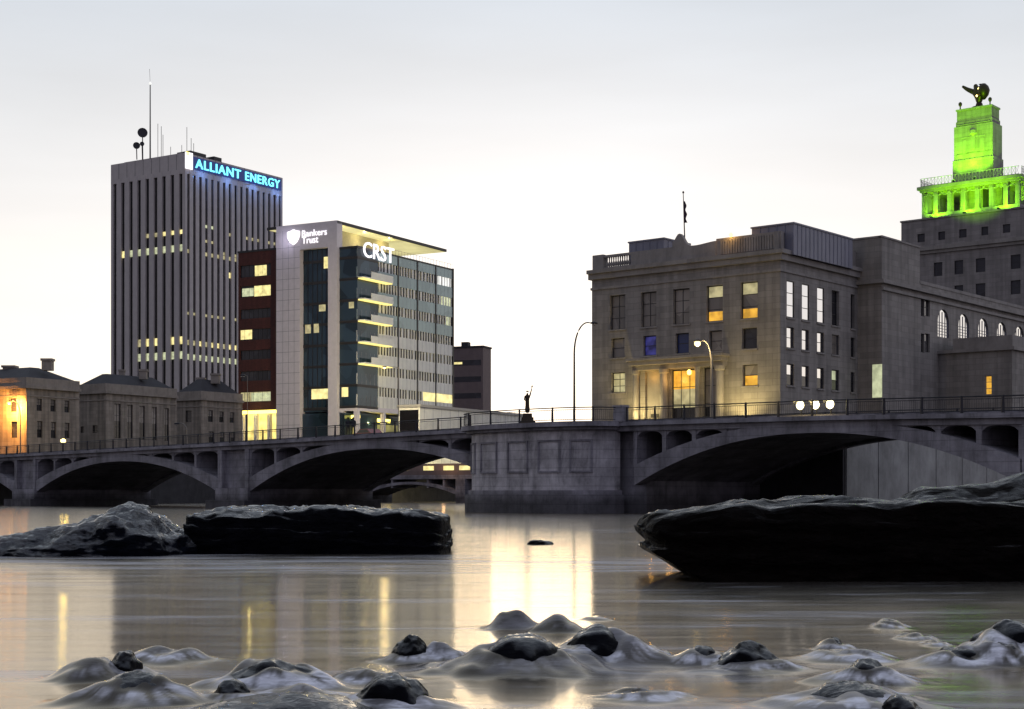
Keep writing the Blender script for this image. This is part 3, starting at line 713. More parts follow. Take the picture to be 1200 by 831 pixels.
def ico(sub):
    bm = bmesh.new(); bmesh.ops.create_icosphere(bm, subdivisions=sub, radius=1)
    v = [x.co.copy() for x in bm.verts]; f = [tuple(q.index for q in fc.verts) for fc in bm.faces]; bm.free(); return v, f
ICO5 = ico(5); ICO6 = ico(6)
def fbm(p, o=4, l=2.1, g=.5):
    s = 0; a = 1
    for _ in range(o): s += a*noise.noise(p); p = p*l; a *= g
    return s
def ridged(p, o=4):
    s = 0; a = 1
    for _ in range(o): s += a*(1-abs(noise.noise(p))*2); p = p*2.15; a *= .5
    return s
def make_rock(name, label, cen, rad, shape=2.4, amp=.16, freq=1.2, mat='rock', sub=5, prof=None, group=None, ridge=0, strata=0):
    v, f = ICO6 if sub == 6 else ICO5; mb = MB(); c = Vector(cen)
    for p in v:
        q = Vector([math.copysign(abs(k)**(1), k) for k in p])
        nrm = (abs(q.x)**shape+abs(q.y)**shape+abs(q.z)**shape)**(1/shape); q = q/nrm
        if prof: q = prof(q)
        wq = Vector((q.x*rad[0], q.y*rad[1], q.z*rad[2]))
        s = wq*freq+c
        disp = fbm(s, 5)*amp+(ridged(s*.9, 4)-1.0)*ridge
        if strata:
            lay = noise.noise(Vector((wq.x*.22, wq.y*.3, (wq.z+.12*wq.x*.3)*4.5)))
            disp += strata*(1 if lay > .05 else -.6)*min(1, abs(lay-.05)*9)+strata*.8*noise.noise(Vector((wq.x*4.2, wq.y*4.2, wq.z*6)))+strata*.5*noise.noise(wq*9)
        n_ = Vector((q.x/rad[0], q.y/rad[1], q.z/rad[2])).normalized()
        wq += n_*disp
        mb.v.append(tuple(wq+c))
    mb.f = list(f)
    o = mb.build(name, M[mat], None, smooth=True, fix=False)
    return tag(o, label, 'rock', group)
for (mx_, my_, rx, ry, h, fo, rk, lab) in mounds:
    if not lab: continue
    make_rock('river_rock', lab, (mx_, my_, -.12), (rx*.98, ry*.95, h*rk+.12), 2.0, amp=.15*min(rx, h*2), freq=1.25/max(rx, .15), mat='rock_wet', sub=5,
              prof=lambda q: Vector((q.x, q.y, q.z if q.z < 0 else q.z*(.85+.15*math.cos(q.x*2)))), group=None, ridge=.012)
# big boulder far left
def boulder_prof(q):
    x = q.x
    pk = math.exp(-((x-.40)/.52)**2) if x < .40 else max(0, 1-((x-.40)/.62)**1.5)
    base = .44+.05*math.sin(x*9) if x < .4 else .44*max(0, 1-(x-.4)/.6)
    top = base+(1-base)*pk*(1 if x < .4 else 1)
    return Vector((x, q.y, q.z*top if q.z > 0 else q.z))
make_rock('boulder', 'ridged wet boulder with a rounded hump at the left edge of the river', (-11.5, 42.2, -.1), (3.05, 2.3, 1.45), 2.2, amp=.18, freq=.8, mat='rock_shiny', sub=6, prof=boulder_prof, ridge=.17, strata=.03)
# long flat slab
def slab_prof(q): return Vector((q.x, q.y, q.z*(1-.05*max(0, q.x)+.07*math.exp(-((q.x-.15)/.3)**2)) if q.z > 0 else q.z))
make_rock('rock_slab', 'long flat-topped black slab between the left boulder and mid river', (-5.42, 44.0, .0), (3.62, 2.2, 1.18), 9, amp=.11, freq=1.1, sub=6, prof=slab_prof, ridge=.08, strata=.055)
# big right ledge
def ledge_prof(q):
    u = (q.x+1)/2
    top = .74+.05*min(1, u*5)
    if q.y > .1: top += .46*max(0, min(1, (u-.36)/.30))*min(1, (q.y-.1)*2)
    z = q.z; x = q.x
    if z > 0: z = z*top
    zmin = .30-.42*min(1, u/.10)
    if u < .16: z = max(z, zmin)
    lip = math.exp(-((z-.36)/.07)**2)*max(0, 1-u/.06)      # notch between the upper lip and the jaw
    x += .035*lip+.02*max(0, z-.7)*max(0, 1-u/.1)
    return Vector((x, q.y, z))
make_rock('rock_ledge', 'huge black undercut rock ledge reaching in from the right edge', (9.2, 30.6, .1), (6.7, 1.8, 1.72), 9, amp=.16, freq=.9, mat='rock_dry', sub=6, prof=ledge_prof, ridge=.09, strata=.06)
x, D = g2w(634, 638)
make_rock('small_rock', 'tiny dark rock breaking the water right of the slab', (x, D, -.05), (.42, .3, .2), 2, amp=.08, freq=2, sub=5)

# ================================================================== VETERANS BUILDING (right, in front)
vet = thing('stone_hall', 'broad limestone memorial hall with flagpole and arched entrance bay at right', 'building', place(914, 150, GZ))
O_c = Vector((26.2, 150)); U = Vector((-.774, .633)); V = Vector((.633, .774))
Lf = 22.8; FL = O_c+U*Lf
VF = Frame(FL, -U)                       # front face, s from left to the corner
VS = Frame(O_c, V)                       # right side face
ZC = 24.3; ZG = 7.2
def c7(a, b, c, d): return (680+a/2.97, 220+b/2.97, 680+c/2.97, 220+d/2.97)
def c8(a, b, c, d): return (880+a/3.197, 240+b/3.197, 880+c/3.197, 240+d/3.197)
front_top = [rect(VF, c7(*q)) for q in ((103,373,157,492),(211,362,265,485),(323,351,380,475),(439,340,496,465),(558,329,617,455))]
front_mid = [rect(VF, c7(*q)) for q in ((108,522,154,592),(218,514,264,584),(331,507,378,577),(448,499,493,569),(563,487,615,560))]
front_low = [rect(VF, c7(*q)) for q in ((108,644,156,713),(565,614,617,690))]
z0t = sum(h[2] for h in front_top)/5; z1t = sum(h[3] for h in front_top)/5
z0m = sum(h[2] for h in front_mid)/5; z1m = sum(h[3] for h in front_mid)/5
z0l = sum(h[2] for h in front_low)/2; z1l = sum(h[3] for h in front_low)/2
front_top = [(h[0], h[1], z0t, z1t) for h in front_top]; front_mid = [(h[0], h[1], z0m, z1m) for h in front_mid]; front_low = [(h[0], h[1], z0l, z1l) for h in front_low]
doors = [rect(VF, c7(*q)) for q in ((226,640,277,800),(315,632,405,800),(427,625,472,800))]
zdt = sum(h[3] for h in doors)/3; doors = [(h[0], h[1], ZG, zdt) for h in doors]
side_x = ((134,162),(191,218),(248,274),(303,331),(374,389))
side_top = [(VS.at(880+a/3.197), VS.at(880+b/3.197), z0t, z1t) for a, b in side_x]
side_mid = [(VS.at(880+a/3.197), VS.at(880+b/3.197), z0m, z1m) for a, b in side_x]
side_low = [(VS.at(880+a/3.197), VS.at(880+b/3.197), z0l, z1l) for a, b in side_x]
Lside = VS.at(1005)
mb = MB(); wall(mb, VF, 0, Lf, ZG-.2, ZC+.6, front_top+front_mid+front_low+doors, .45)
wall(mb, VS, 0, Lside, ZG-.2, ZC+.6, side_top+side_mid+side_low, .45)
Frame(FL+V*Lside, -V).box(mb, 0, Lside-.5, -.4, 0, ZG-.2, ZC+.6)     # left flank
mb.build('wall', M['vet_stone'], vet)
# solid dark lining so nothing shows through
mb = MB(); VF.box(mb, .5, Lf-.5, -Lside+.5, -.5, ZG, ZC-.1); mb.build('interior', M['frame'], vet)
mb = MB(); VF.box(mb, .02, Lf-.02, -Lside, -.02, ZC+.55, ZC+.75); mb.build('roof', M['roof'], vet)
# cornice
mb = MB(); VF.box(mb, -.3, Lf+.6, -Lside, .6, ZC+.75, ZC+1.15); VF.box(mb, -.25, Lf+.35, -Lside, .35, ZC+.45-.3, ZC+.747); mb.build('cornice', M['vet_trim'], vet)
mb = MB(); VF.box(mb, -.12, Lf+.12, -Lside, .12, ZC-.95, ZC-.7); mb.build('string_course', M['vet_trim'], vet); mb = MB(); VF.box(mb, -.18, Lf+.18, -Lside, .18, ZG-.1, ZG+1.1); mb.build('plinth', M['vet_trim'], vet)
# parapet: solid right of the pediment, balusters left
pz0, pz1 = ZC+1.15, ZC+2.7
s737, s700 = VF.at(738), VF.at(706); sped0, sped1 = VF.at(787), VF.at(838)
for q_ in ((0, s700, -.9, -.1, pz0, pz1+.1), (s737, sped0, -.7, -.2, pz0, pz1)):
    mb = MB(); VF.box(mb, *q_); mb.build('parapet', M['vet_trim'], vet)
for q_ in ((s700, s737, -.6, -.2, pz0, pz0+.25), (s700, s737, -.6, -.2, pz1-.25, pz1)):
    mb = MB(); VF.box(mb, *q_); mb.build('balustrade_rail', M['vet_trim'], vet)
mb = MB()
VF.box(mb, sped1, Lf, -.7, -.2, pz0, pz1+.3); VS.box(mb, .0, Lside, -.7, -.2, pz0, pz1+.3)
for i in range(22):
    s = sped1+.5+i*(Lf-sped1-.8)/22; VF.box(mb, s, s+.22, -.2, -.1, pz0+.2, pz1+.05)
mb.build('parapet', M['vet_trim'], vet)
mb = MB()
n = 11
for i in range(n):
    s = s700+.2+(s737-s700-.4)*(i+.5)/n; q = VF.p(s, -.4, 0)
    mb.lathe((q.x, q.y, 0), [(.09, pz0+.25), (.15, pz0+.55), (.07, pz0+.9), (.09, pz1-.25)], 6)
mb.build('baluster', M['vet_trim'], vet)
# scrolled pediment
mb = MB(); P_ = []
for i in range(25):
    u = i/24; s = sped0+(sped1-sped0)*u; z = pz1+.1+1.25*math.exp(-((u-.16)/.13)**2)+.75*max(0, (u-.7)/.3)**2*0
    P_.append((s, z-.2*math.sin(u*3.1)**2))
i0 = len(mb.v)
ring = [(sped0, pz0)]+P_+[(sped1, pz0)]
front_r = [VF.p(s, -.15, z) for s, z in ring]; back_r = [VF.p(s, -.65, z) for s, z in ring]
mb.poly(front_r); mb.poly(list(reversed(back_r)))
for k in range(len(ring)): k2 = (k+1) % len(ring); mb.quad(front_r[k], back_r[k], back_r[k2], front_r[k2])
mb.build('pediment', M['vet_trim'], vet)
# penthouses
def pent(px0, px1, pytop, setb, depth, mat, name='penthouse', base=ZC+.75):
    g = VF.shift(0, -setb); s0 = g.at(px0); s1, zt = g.at(px1, pytop)
    mb = MB(); g.box(mb, s0, s1, -depth, 0, base, zt); 
    g.box(mb, s0-.1, s1+.1, -depth-.1, .1, zt, zt+.15)
    n = int((s1-s0)/.8)
    for i in range(1, n): g.box(mb, s0+i*(s1-s0)/n-.03, s0+i*(s1-s0)/n+.03, 0, .04, base, zt)
    nn = int(depth/.8); g2 = Frame(g.p(s1, 0, 0), (VS.d.x, VS.d.y))
    for i in range(1, nn): g2.box(mb, i*depth/nn-.03, i*depth/nn+.03, 0, .04, base, zt)
    return mb.build(name, mat, vet)
pent(737, 778, 280, 1.6, 5, M['metal_panel']); pent(837, 882, 287, 3.5, 6, M['vet_trim']); pent(881, 930, 262, 1.2, 12.5, M['metal_panel'])
# windows
WS = [[(0,1,M['pane_dim'])],[(0,1,M['pane_dim'])],[(0,1,M['pane_dim'])],[(0,.28,M['lit_orange']),(.28,.68,M['pane_dim']),(.68,1,M['lit_soft'])],[(0,.28,M['lit_orange']),(.28,.68,M['pane_dim']),(.68,1,M['lit_soft'])]]
for i, h in enumerate(front_top): window(vet, VF, h, .4, 2 if i < 3 else 1, 3, WS[i]); sill(vet, VF, h)
mid_p = [M['pane_dim'], M['lit_blue'], M['pane_blue'], M['pane_dim'], M['pane']]
for i, h in enumerate(front_mid): window(vet, VF, h, .4, 1, 2, [(0,1,mid_p[i])]); sill(vet, VF, h)
window(vet, VF, front_low[0], .4, 2, 3, [(0,1,M['lit_soft'])]); window(vet, VF, front_low[1], .4, 1, 2, [(0,.5,M['lit_orange']),(.5,1,M['pane_dim'])])
for h in front_low: sill(vet, VF, h)
for i, h in enumerate(side_top): window(vet, VS, h, .12 if i < 3 else .4, 1, 3, [(0,1,M['mirror'] if i < 3 else M['pane'])]); sill(vet, VS, h)
for row in (side_mid, side_low):
    for i, h in enumerate(row):
        window(vet, VS, h, .25, 1, 2, [(0,.5,M['pane'] if row is side_low else M['mirror']),(.5,1,M['mirror'])] if i < 4 else [(0,1,M['pane'])]); sill(vet, VS, h)
# entrance bay
be0, be1 = VF.at(680+190/2.97), VF.at(680+515/2.97); zb = VF.at(800, 420)[1]
mb = MB(); VF.box(mb, be0, be1, .003, 1.3, zb-.55, zb-.1); VF.box(mb, be0-.2, be1+.2, .003, 1.6, zb-.1, zb+.15); mb.build('balcony', M['vet_trim'], vet)
mb = MB(); VF.box(mb, be0+.1, be1-.1, .004, .7, zdt+.1, zb-.553); mb.build('entablature', M['vet_trim'], vet)
for (a, b) in ((be0+.1, doors[0][0]-.5), (doors[0][1]+.35, doors[1][0]-.12), (doors[1][1]+.12, doors[2][0]-.12), (doors[2][1]+.25, be1-.2)):
    q = VF.p((a+b)/2, .45, 0); r = min(.48, (b-a)/2); cmn = MB()
    cmn.lathe((q.x, q.y, 0), [(r*1.25, ZG), (r*1.25, ZG+.35), (r, ZG+.5), (r*.88, zdt-.4), (r*1.15, zdt-.25), (r*1.2, zdt+.1)], 16)
    cmn.build('column', M['vet_trim'], vet, smooth=False)
# recess left (orange lit), doors
window(vet, VF, doors[1], .42, 3, 4, [(0,.45,M['pane']),(.45,.72,M['lit_soft']),(.72,1,M['lit_orange'])], fw=.12, name='door')
window(vet, VF, doors[2], .42, 1, 4, [(0,.45,M['pane']),(.45,1,M['pane_dim'])], name='door')
mb = MB(); VF.box(mb, doors[0][0], doors[0][1], -.49, -.40, ZG, zdt); alc = mb.build('alcove_door', M['vet_trim'], vet)
mb = MB(); VF.box(mb, doors[0][0]+.45, doors[0][1]-.35, -.40, -.36, ZG+2.3, ZG+2.7); mb.build('plaque', M['frame'], alc)
# small cluster of door lantern
q = VF.p(doors[1][0]+.9*(doors[1][1]-doors[1][0]), .9, zdt-.4)
mb = MB(); mb.lathe((q.x, q.y, q.z), [(.05,-.3),(.2,-.2),(.22,.1),(.05,.25)], 10); lam = mb.build('lantern', M['bulb_orange'], vet)
point(vet, VF.p(doors[1][0]+.5, 1.0, zdt-1.0), 70, (1,.55,.15)); point(vet, VF.p((doors[0][0]+doors[0][1])/2, .25, zdt-.6), 30, (1,.5,.08), .1)
# parapet flood
q = VF.p(VF.at(856), -.1, pz1+.5); mb = MB(); mb.lathe((q.x,q.y,q.z), [(.1,-.2),(.24,0),(.1,.2)], 8); mb.build('roof_lamp', M['bulb_orange'], vet)
point(vet, q+VF.n*.5, 60, (1,.55,.15))
# flagpole
fp = VF.p(VF.at(803.5, h=-2.2), -2.2, 0); zb_ = pz0-.4; fl = thing('flagpole', 'thin flagpole with a limp dark flag on the hall roof', 'flagpole', (fp.x, fp.y, zb_))
ztop = CAMH+(HY-227)/F*fp.y
MB().tube([(fp.x,fp.y,zb_),(fp.x-.25,fp.y,ztop)], [.09,.04], 8).build('pole', M['metal'], fl)
q = Vector((fp.x-.25, fp.y, ztop)); MB().lathe((q.x,q.y,q.z), [(.02,0),(.11,.08),(.11,.18),(.02,.28)], 8).build('finial', M['bronze'], fl)
mb = MB(); rows_ = 14
for i in range(rows_+1):
    z = ztop-.8-i*.145*1.1; wd = .12+.16*math.sin(i*.55)**2+.10*(i/rows_)
    for j in range(5):
        mb.v.append((fp.x-.22+j/4*wd+.02, fp.y-.04+.09*math.sin(j*2+i*.4), z))
for i in range(rows_):
    for j in range(4): a = i*5+j; mb.f.append((a, a+1, a+6, a+5))
fo_ = mb.build('flag', M['flag'], fl, smooth=True, fix=False)
md = fo_.modifiers.new('s', 'SOLIDIFY'); md.thickness = .02

# ---- block 2 + auditorium (same building, rear)
P2 = VS.p(Lside, 0, 0)+VF.d*2.76
AF = Frame(VS.p(Lside, 0, 0), (VF.d.x, VF.d.y)); AS = Frame((P2.x, P2.y), V)
z28 = 28.5; t10 = AS.at(1078)
aud = thing('auditorium_wing', 'long limestone wing with tall arched windows running back behind the hall', 'building', (P2.x, P2.y, ZG))
pair = []
for (a, b) in ((637,650),(652,670)):
    for (c, d) in ((352,418),(483,553)):
        r_ = rect(AS, c8(a, c, b, d)); pair.append(r_)
arr = [rect(AS, c8(*q)) for q in ((700,392,742,497),(778,411,818,497),(851,427,888,505),(922,443,955,512),(992,458,1020,520))]
za0 = arr[0][2]; za1 = arr[0][3]
step = (arr[3][0]-arr[0][0])/3; wdt = arr[0][1]-arr[0][0]
arches = [(arr[0][0]+i*step, arr[0][0]+i*step+wdt, za0, za1) for i in range(7)]
LA = 62; ZA = 24.6
mb = MB()
wall(mb, AS, 0, t10, ZG-.2, z28, pair[:0]+[h for h in pair if h[1] < t10], .4)
hol = [h for h in pair if h[1] >= t10]
wall(mb, AS, t10, LA, ZG-.2, ZA, arches+hol, .4)
AF.box(mb, -Lf*.32, 2.76-.001, -.4, 0, ZG-.2, z28)
AF.box(mb, -Lf*.32, 2.4, -t10, -.41, z28-.4, z28-.05)
AS.box(mb, t10-.4, t10, -12, -.41, ZA-.5, z28)
mb.build('wall', M['vet_stone'], aud)
mb = MB(); AS.box(mb, .5, LA-.5, -10, -.6, ZG, ZA-.6); mb.build('interior', M['frame'], aud)
mb = MB(); AS.box(mb, t10, LA, -14, -.3, ZA-.5, ZA-.3); mb.build('roof', M['roof'], aud)
zcor = AS.at(1033, 329)[1]
mb = MB(); AF.box(mb, 0, 3.2, 0.003, .45, zcor-.25, zcor+.15); AS.box(mb, 0, LA, .003, .45, zcor-.25, zcor+.15); AS.box(mb, 0, LA, .003, .22, zcor-.95, zcor-.65); mb.build('cornice', M['vet_trim'], aud)
mb = MB(); AS.box(mb, t10, LA, -.35, .06, ZA+.003, ZA+.35); AS.box(mb, -.1, t10, -.35, .1, z28, z28+.18); AF.box(mb, -Lf*.32, 2.76, -.35, .1, z28, z28+.18); mb.build('coping', M['vet_trim'], aud)
for h in pair: window(aud, AS, h, .3, 1, 2, [(0,1,M['pane']) if h[0] < pair[2][0]-.1 else (0,1,M['mirror'])])
# arched windows
for h in arches:
    a, b, c, d = h; r = (b-a)/2; spz = d-r; mcx = (a+b)/2
    # spandrel fill in the arch corners
    sm = MB()
    for sgn in (-1, 1):
        for q in range(8):
            t0, t1 = math.pi/2*q/8, math.pi/2*(q+1)/8
            xa, xb = mcx+sgn*r*math.cos(t0), mcx+sgn*r*math.cos(t1)
            sm.quad(AS.p(xa,.0,spz+r*math.sin(t0)), AS.p(xb,.0,spz+r*math.sin(t1)), AS.p(xb,.0,d), AS.p(xa,.0,d))
            sm.quad(AS.p(xa,.0,spz+r*math.sin(t0)), AS.p(xb,.0,spz+r*math.sin(t1)), AS.p(xb,-.3,spz+r*math.sin(t1)), AS.p(xa,-.3,spz+r*math.sin(t0)))
    wn_ = MB(); 
    for i in range(1, 4): x_ = a+(b-a)*i/4; AS.box(wn_, x_-.022, x_+.022, -.17, -.1, c, spz+r*.8)
    for j in range(1, 6): z_ = c+(spz-c)*j/5; AS.box(wn_, a, b, -.175, -.11, z_-.022, z_+.022)
    AS.box(wn_, a, a+.1, -.18, -.1, c, d); AS.box(wn_, b-.1, b, -.18, -.1, c, d)
    wo_ = wn_.build('arched_window', M['metal_panel'], aud); sm.build('arch_head', M['vet_stone'], wo_, fix=False)
    pm = MB(); pm.quad(AS.p(a,-.16,c), AS.p(b,-.16,c), AS.p(b,-.16,d), AS.p(a,-.16,d)); pm.build('pane', M['mirror'], wo_, fix=False)
# small lit door on the narrow front face
r_ = rect(AF, c8(455,598,491,722), .05); mb = MB(); AF.box(mb, r_[0], r_[1], .02, .06, r_[2], r_[3]); mb.build('panel', M['lit_pale'], aud)
# annex
q0 = AS.p(AS.at(1100), 0, 0); NF = Frame((q0.x, q0.y), (VF.d.x, VF.d.y)); LN = NF.at(1186)
q1 = NF.p(LN, 0, 0); NS = Frame((q1.x, q1.y), V)
zn = NS.at(1186.5, 410)[1]; zn2 = NS.at(1186.5, 392)[1]
nh = rect(NF, c8(877,640,902,712)); nh2 = [(4+i*7, 5.4+i*7, ZG+4.2, ZG+7) for i in range(2)]; nh3 = [(h[0], h[1], ZG+.8, ZG+3.2) for h in nh2]
mb = MB(); wall(mb, NF, -.4, LN, ZG-.2, zn, [nh], .3); wall(mb, NS, 0, 17, ZG-.2, zn, nh2+nh3, .3); mb.build('annex_wall', M['vet_stone'], aud)
mb = MB(); NF.box(mb, -.4, LN-.1, -16.8, -.35, ZG, zn-.02); mb.build('annex_core', M['frame'], aud)
mb = MB(); NF.box(mb, -.2, LN+.35, -17, .35, zn, zn+.35); NF.box(mb, 1.5, LN-.1, -17, -.4, zn+.35, zn2); mb.build('annex_parapet', M['vet_trim'], aud)
window(aud, NF, nh, .25, 1, 3, [(0,1,M['lit_orange'])], frame=M['frame_pale'])
for h in nh2+nh3: window(aud, NS, h, .3, 1, 2)

# ================================================================== TOWER with green lit belvedere
tw0 = Vector((63.1, 249)); TF = Frame(tw0, -U); LT = 24; TS = Frame(TF.p(LT, 0, 0), V)
tw = thing('memorial_tower', 'tall stone tower with green floodlit colonnade and block-shaped pylon at upper right', 'tower', (tw0.x, tw0.y, ZG))
ztw = TF.at(1056, 281)[1]
rows = []
for lst in (((685,218,717,265),(762,208,795,258),(842,200,878,250),(973,187,1010,240)), ((762,300,795,340),(842,293,878,345),(973,283,1010,335))):
    rs_ = [rect(TF, c8(*q)) for q in lst]; z0 = rs_[-1][2]; z1 = rs_[-1][3]
    rows.append([(h[0], h[1], z0, z1) for h in rs_])
rows[1] = [(rows[0][0][0], rows[0][0][1], rows[1][0][2], rows[1][0][3])]+rows[1]
dz = rows[0][0][2]-rows[1][0][2]
rows.append([(h[0], h[1], h[2]-dz, h[3]-dz) for h in rows[1]])
sidew = [(2.5+i*4.2, 4.2+i*4.2, rows[r][0][2], rows[r][0][3]) for r in range(3) for i in range(4)]
zx = TF.at(1056, 263)[1]
def c1(a, b, c, d): return (1040+a/3.775, 80+b/3.775, 1040+c/3.775, 80+d/3.775)
att = [rect(TF, c1(*q)) for q in ((132,733,165,768),(224,723,255,762),(316,712,350,750),(415,700,446,740),(510,690,543,728))]
att = [(h[0], h[1], att[-1][2], att[-1][3]) for h in att]
mb = MB(); wall(mb, TF, 0, LT, ZG-.2, ztw+2.7, [h for r in rows for h in r]+att, .35); wall(mb, TS, 0, 22, ZG-.2, ztw+2.7, sidew, .35)
TF.box(mb, 0, .4, -22, -.1, ZG, ztw+2.7); mb.build('wall', M['tower_stone'], tw)
mb = MB(); TF.box(mb, .5, LT-.5, -21, -.5, ZG, ztw+2.6); mb.build('interior', M['frame'], tw)
mb = MB(); TF.box(mb, .01, LT-.01, -22, -.01, ztw+2.6, ztw+2.75); mb.build('roof', M['roof'], tw)
mb = MB(); zz_ = att[0][2]-1.5; TF.box(mb, 1.6, LT+.6, -22, .6, zz_, zz_+.6); TF.box(mb, 1.8, LT+.35, -22, .3, zz_-.5, zz_-.003); mb.build('cornice', M['vet_trim'], tw)
mb = MB(); TF.box(mb, -.15, LT+.15, -22, .15, ztw+2.75, ztw+3.0); mb.build('coping', M['vet_trim'], tw)
for r in rows:
    for h in r: window(tw, TF, h, .3, 1, 2); 
for h in att: window(tw, TF, h, .3, 1, 1)
for h in sidew: window(tw, TS, h, .3, 1, 2)
# belvedere
bl0 = Vector((66.7, 250)); GF = Frame(bl0, -U); LB = 16.2
bv = (lambda s0, s1: None)
belv = MB(); zt_b = 51.4; zb_b = GF.at(1080, 263)[1]-.3
ops = [rect(GF, c1(*q)) for q in ((180,535,205,645),(233,528,268,640),(288,520,322,630),(347,513,380,622),(403,503,440,615),(460,497,505,605),(518,490,560,605))]
zo0 = sum(h[2] for h in ops)/7; zo1 = sum(h[3] for h in ops)/7
nop = 7; pitch = LB/nop
opn = [(i*pitch+.42, (i+1)*pitch-.32, zo0, zo1) for i in range(nop)]
sides = [Frame(GF.p(0,0,0), GF.d[:2]), Frame(GF.p(LB,0,0), V), Frame(GF.p(LB,-LB,0), -Vector(GF.d[:2])), Frame(GF.p(0,-LB,0), -V)]
for g in sides: wall(belv, g, 0, LB, zb_b, zt_b-.5, opn, .9)
bo = belv.build('belvedere', M['tower_stone'], tw)
mb = MB(); GF.box(mb, 5.0, LB-4.2, -LB+6, -3.4, zb_b, zt_b-.5); mb.build('inner_core', M['tower_stone'], bo)
mb = MB(); GF.box(mb, 8.9, 10.9, -3.4, -3.36, zb_b, zo1); GF.box(mb, LB-4.2-1.3, LB-4.2-.2, -3.4, -3.36, zb_b, zb_b+2.6); mb.build('core_door', M['frame'], bo)
mb = MB(); GF.box(mb, -.6, LB+.6, -LB-.6, .6, zt_b-.5, zt_b); GF.box(mb, -.25, LB+.25, -LB-.25, .25, zt_b-.9, zt_b-.503); mb.build('cornice', M['vet_trim'], bo)
mb = MB()   # swag ornament of half discs
for g in sides[:2]:
    for i in range(14):
        s = (i+.5)*LB/14; pts = []
        for q in range(9):
            a = math.pi*q/8; pts.append(g.p(s+.5*math.cos(a), .02, zt_b-1.15-.42*math.sin(a)))
        for A, B in zip(pts, pts[1:]): mb.tube([A, B], .09, 5)
mb.build('swag', M['vet_trim'], bo)
mb = MB()
for g in sides:
    for i in range(28):
        q = g.p(i*LB/28, .3, 0); mb.tube([(q.x,q.y,zt_b), (q.x,q.y,zt_b+1.35)], .035, 4)
        q2 = g.p((i+1)*LB/28, .3, 0); mb.tube([(q.x,q.y,zt_b+.1), (q2.x,q2.y,zt_b+1.3)], .02, 4); mb.tube([(q.x,q.y,zt_b+1.3), (q2.x,q2.y,zt_b+.1)], .02, 4)
    for zz in (.1, 1.32): mb.tube([g.p(0,.3,zt_b+zz), g.p(LB,.3,zt_b+zz)], .045, 5)
mb.build('roof_railing', M['frame_pale'], bo)
# pylon
PF = GF.shift(0, -4.3); pa, pb = PF.at(1116.5), PF.at(1164); pd = 4.2
def pst(e, z0, z1, nm, mt=None, pr=None):
    mb = MB(); PF.box(mb, pa+e, pb-e, -pd+e, -e, z0, z1); return mb.build(nm, mt or M['tower_stone'], pr or pyl)
zp = lambda y: CAMH+(HY-y)/F*PF.p(pa,0,0).y*.985
pyl = MB(); PF.box(pyl, pa, pb, -pd, 0, zt_b, zp(183)); pyl = pyl.build('pylon', M['tower_stone'], tw)
pst(.15, zp(183), zp(143), 'pylon_block'); pst(.38, zp(143), zp(137), 'pylon_block'); pst(.5, zp(137), zp(124), 'pylon_cap'); pst(.35, zp(124)+.003, zp(122), 'pylon_coping', M['vet_trim'])
mb = MB()
for (s, zz) in ((pa+.9, 0), (pb-.9, 0)):
    q = PF.p(s, -.9, zp(122)); mb.lathe((q.x,q.y,q.z), [(.12,0),(.1,.5),(.3,.8),(.3,1.1),(.1,1.3)], 8)
mb.build('urn', M['bronze'], pyl)
mb = MB(); # relief
midp = (pa+pb)/2; PF.box(mb, midp-.35, midp+.35, -.25, .02-.1, zp(172), zp(156)); PF.box(mb, midp-2.0, midp+2.0, -.25, -.12, zp(158), zp(156.5))
for sg in (-1, 1): PF.box(mb, midp+sg*1.5-.3, midp+sg*1.5+.3, -.25, -.13, zp(176), zp(160))
q = PF.p(midp, -.2, zp(152)); mb.lathe((q.x,q.y,q.z), [(.05,-.7),(.6,-.2),(.6,.3),(.05,.8)], 10)
PF.box(mb, pa+.6, pb-.6, -.25, -.15, zp(176.5), zp(175)); PF.box(mb, pa+.6, pb-.6, -.25, -.13, zp(142), zp(141)); mb.build('relief', M['vet_trim'], pyl)
# sculpture on top : rearing winged group, one lumpy bronze mass
sc0 = PF.p(midp+.2, -pd/2, zp(122)); scx = thing('bronze_sculpture', 'dark winged bronze sculpture group standing on top of the green lit pylon', 'sculpture', sc0)
def skin_mesh(name, pts, edges, radii, mat, par, lv=2):
    wl = WLOC[par.name]; me = bpy.data.meshes.new(name); me.from_pydata([tuple(Vector(p)-wl) for p in pts], edges, []); o = bpy.data.objects.new(name, me); col.objects.link(o)
    o.modifiers.new('k', 'SKIN')
    for i, r in enumerate(radii):
        rr_ = (r, r) if isinstance(r, (int, float)) else r; me.skin_vertices[0].data[i].radius = rr_
    me.skin_vertices[0].data[0].use_root = True
    sb = o.modifiers.new('s', 'SUBSURF'); sb.levels = lv; sb.render_levels = lv
    bpy.context.view_layer.update()
    m2 = bpy.data.meshes.new_from_object(o.evaluated_get(bpy.context.evaluated_depsgraph_get())); bpy.data.objects.remove(o)
    for p in m2.polygons: p.use_smooth = True
    m2.materials.clear(); m2.materials.append(mat); o2 = bpy.data.objects.new(name, m2); col.objects.link(o2); o2.parent = par; WLOC[o2.name] = wl.copy(); return o2
d_ = VF.d; S = lambda a, z, h=0: sc0+d_*a+PF.n*h+Vector((0,0,z))
MB().lathe((sc0.x,sc0.y,sc0.z), [(1.3,0),(1.2,.3),(.6,.5),(.5,.9)], 14).build('plinth', M['bronze'], scx)
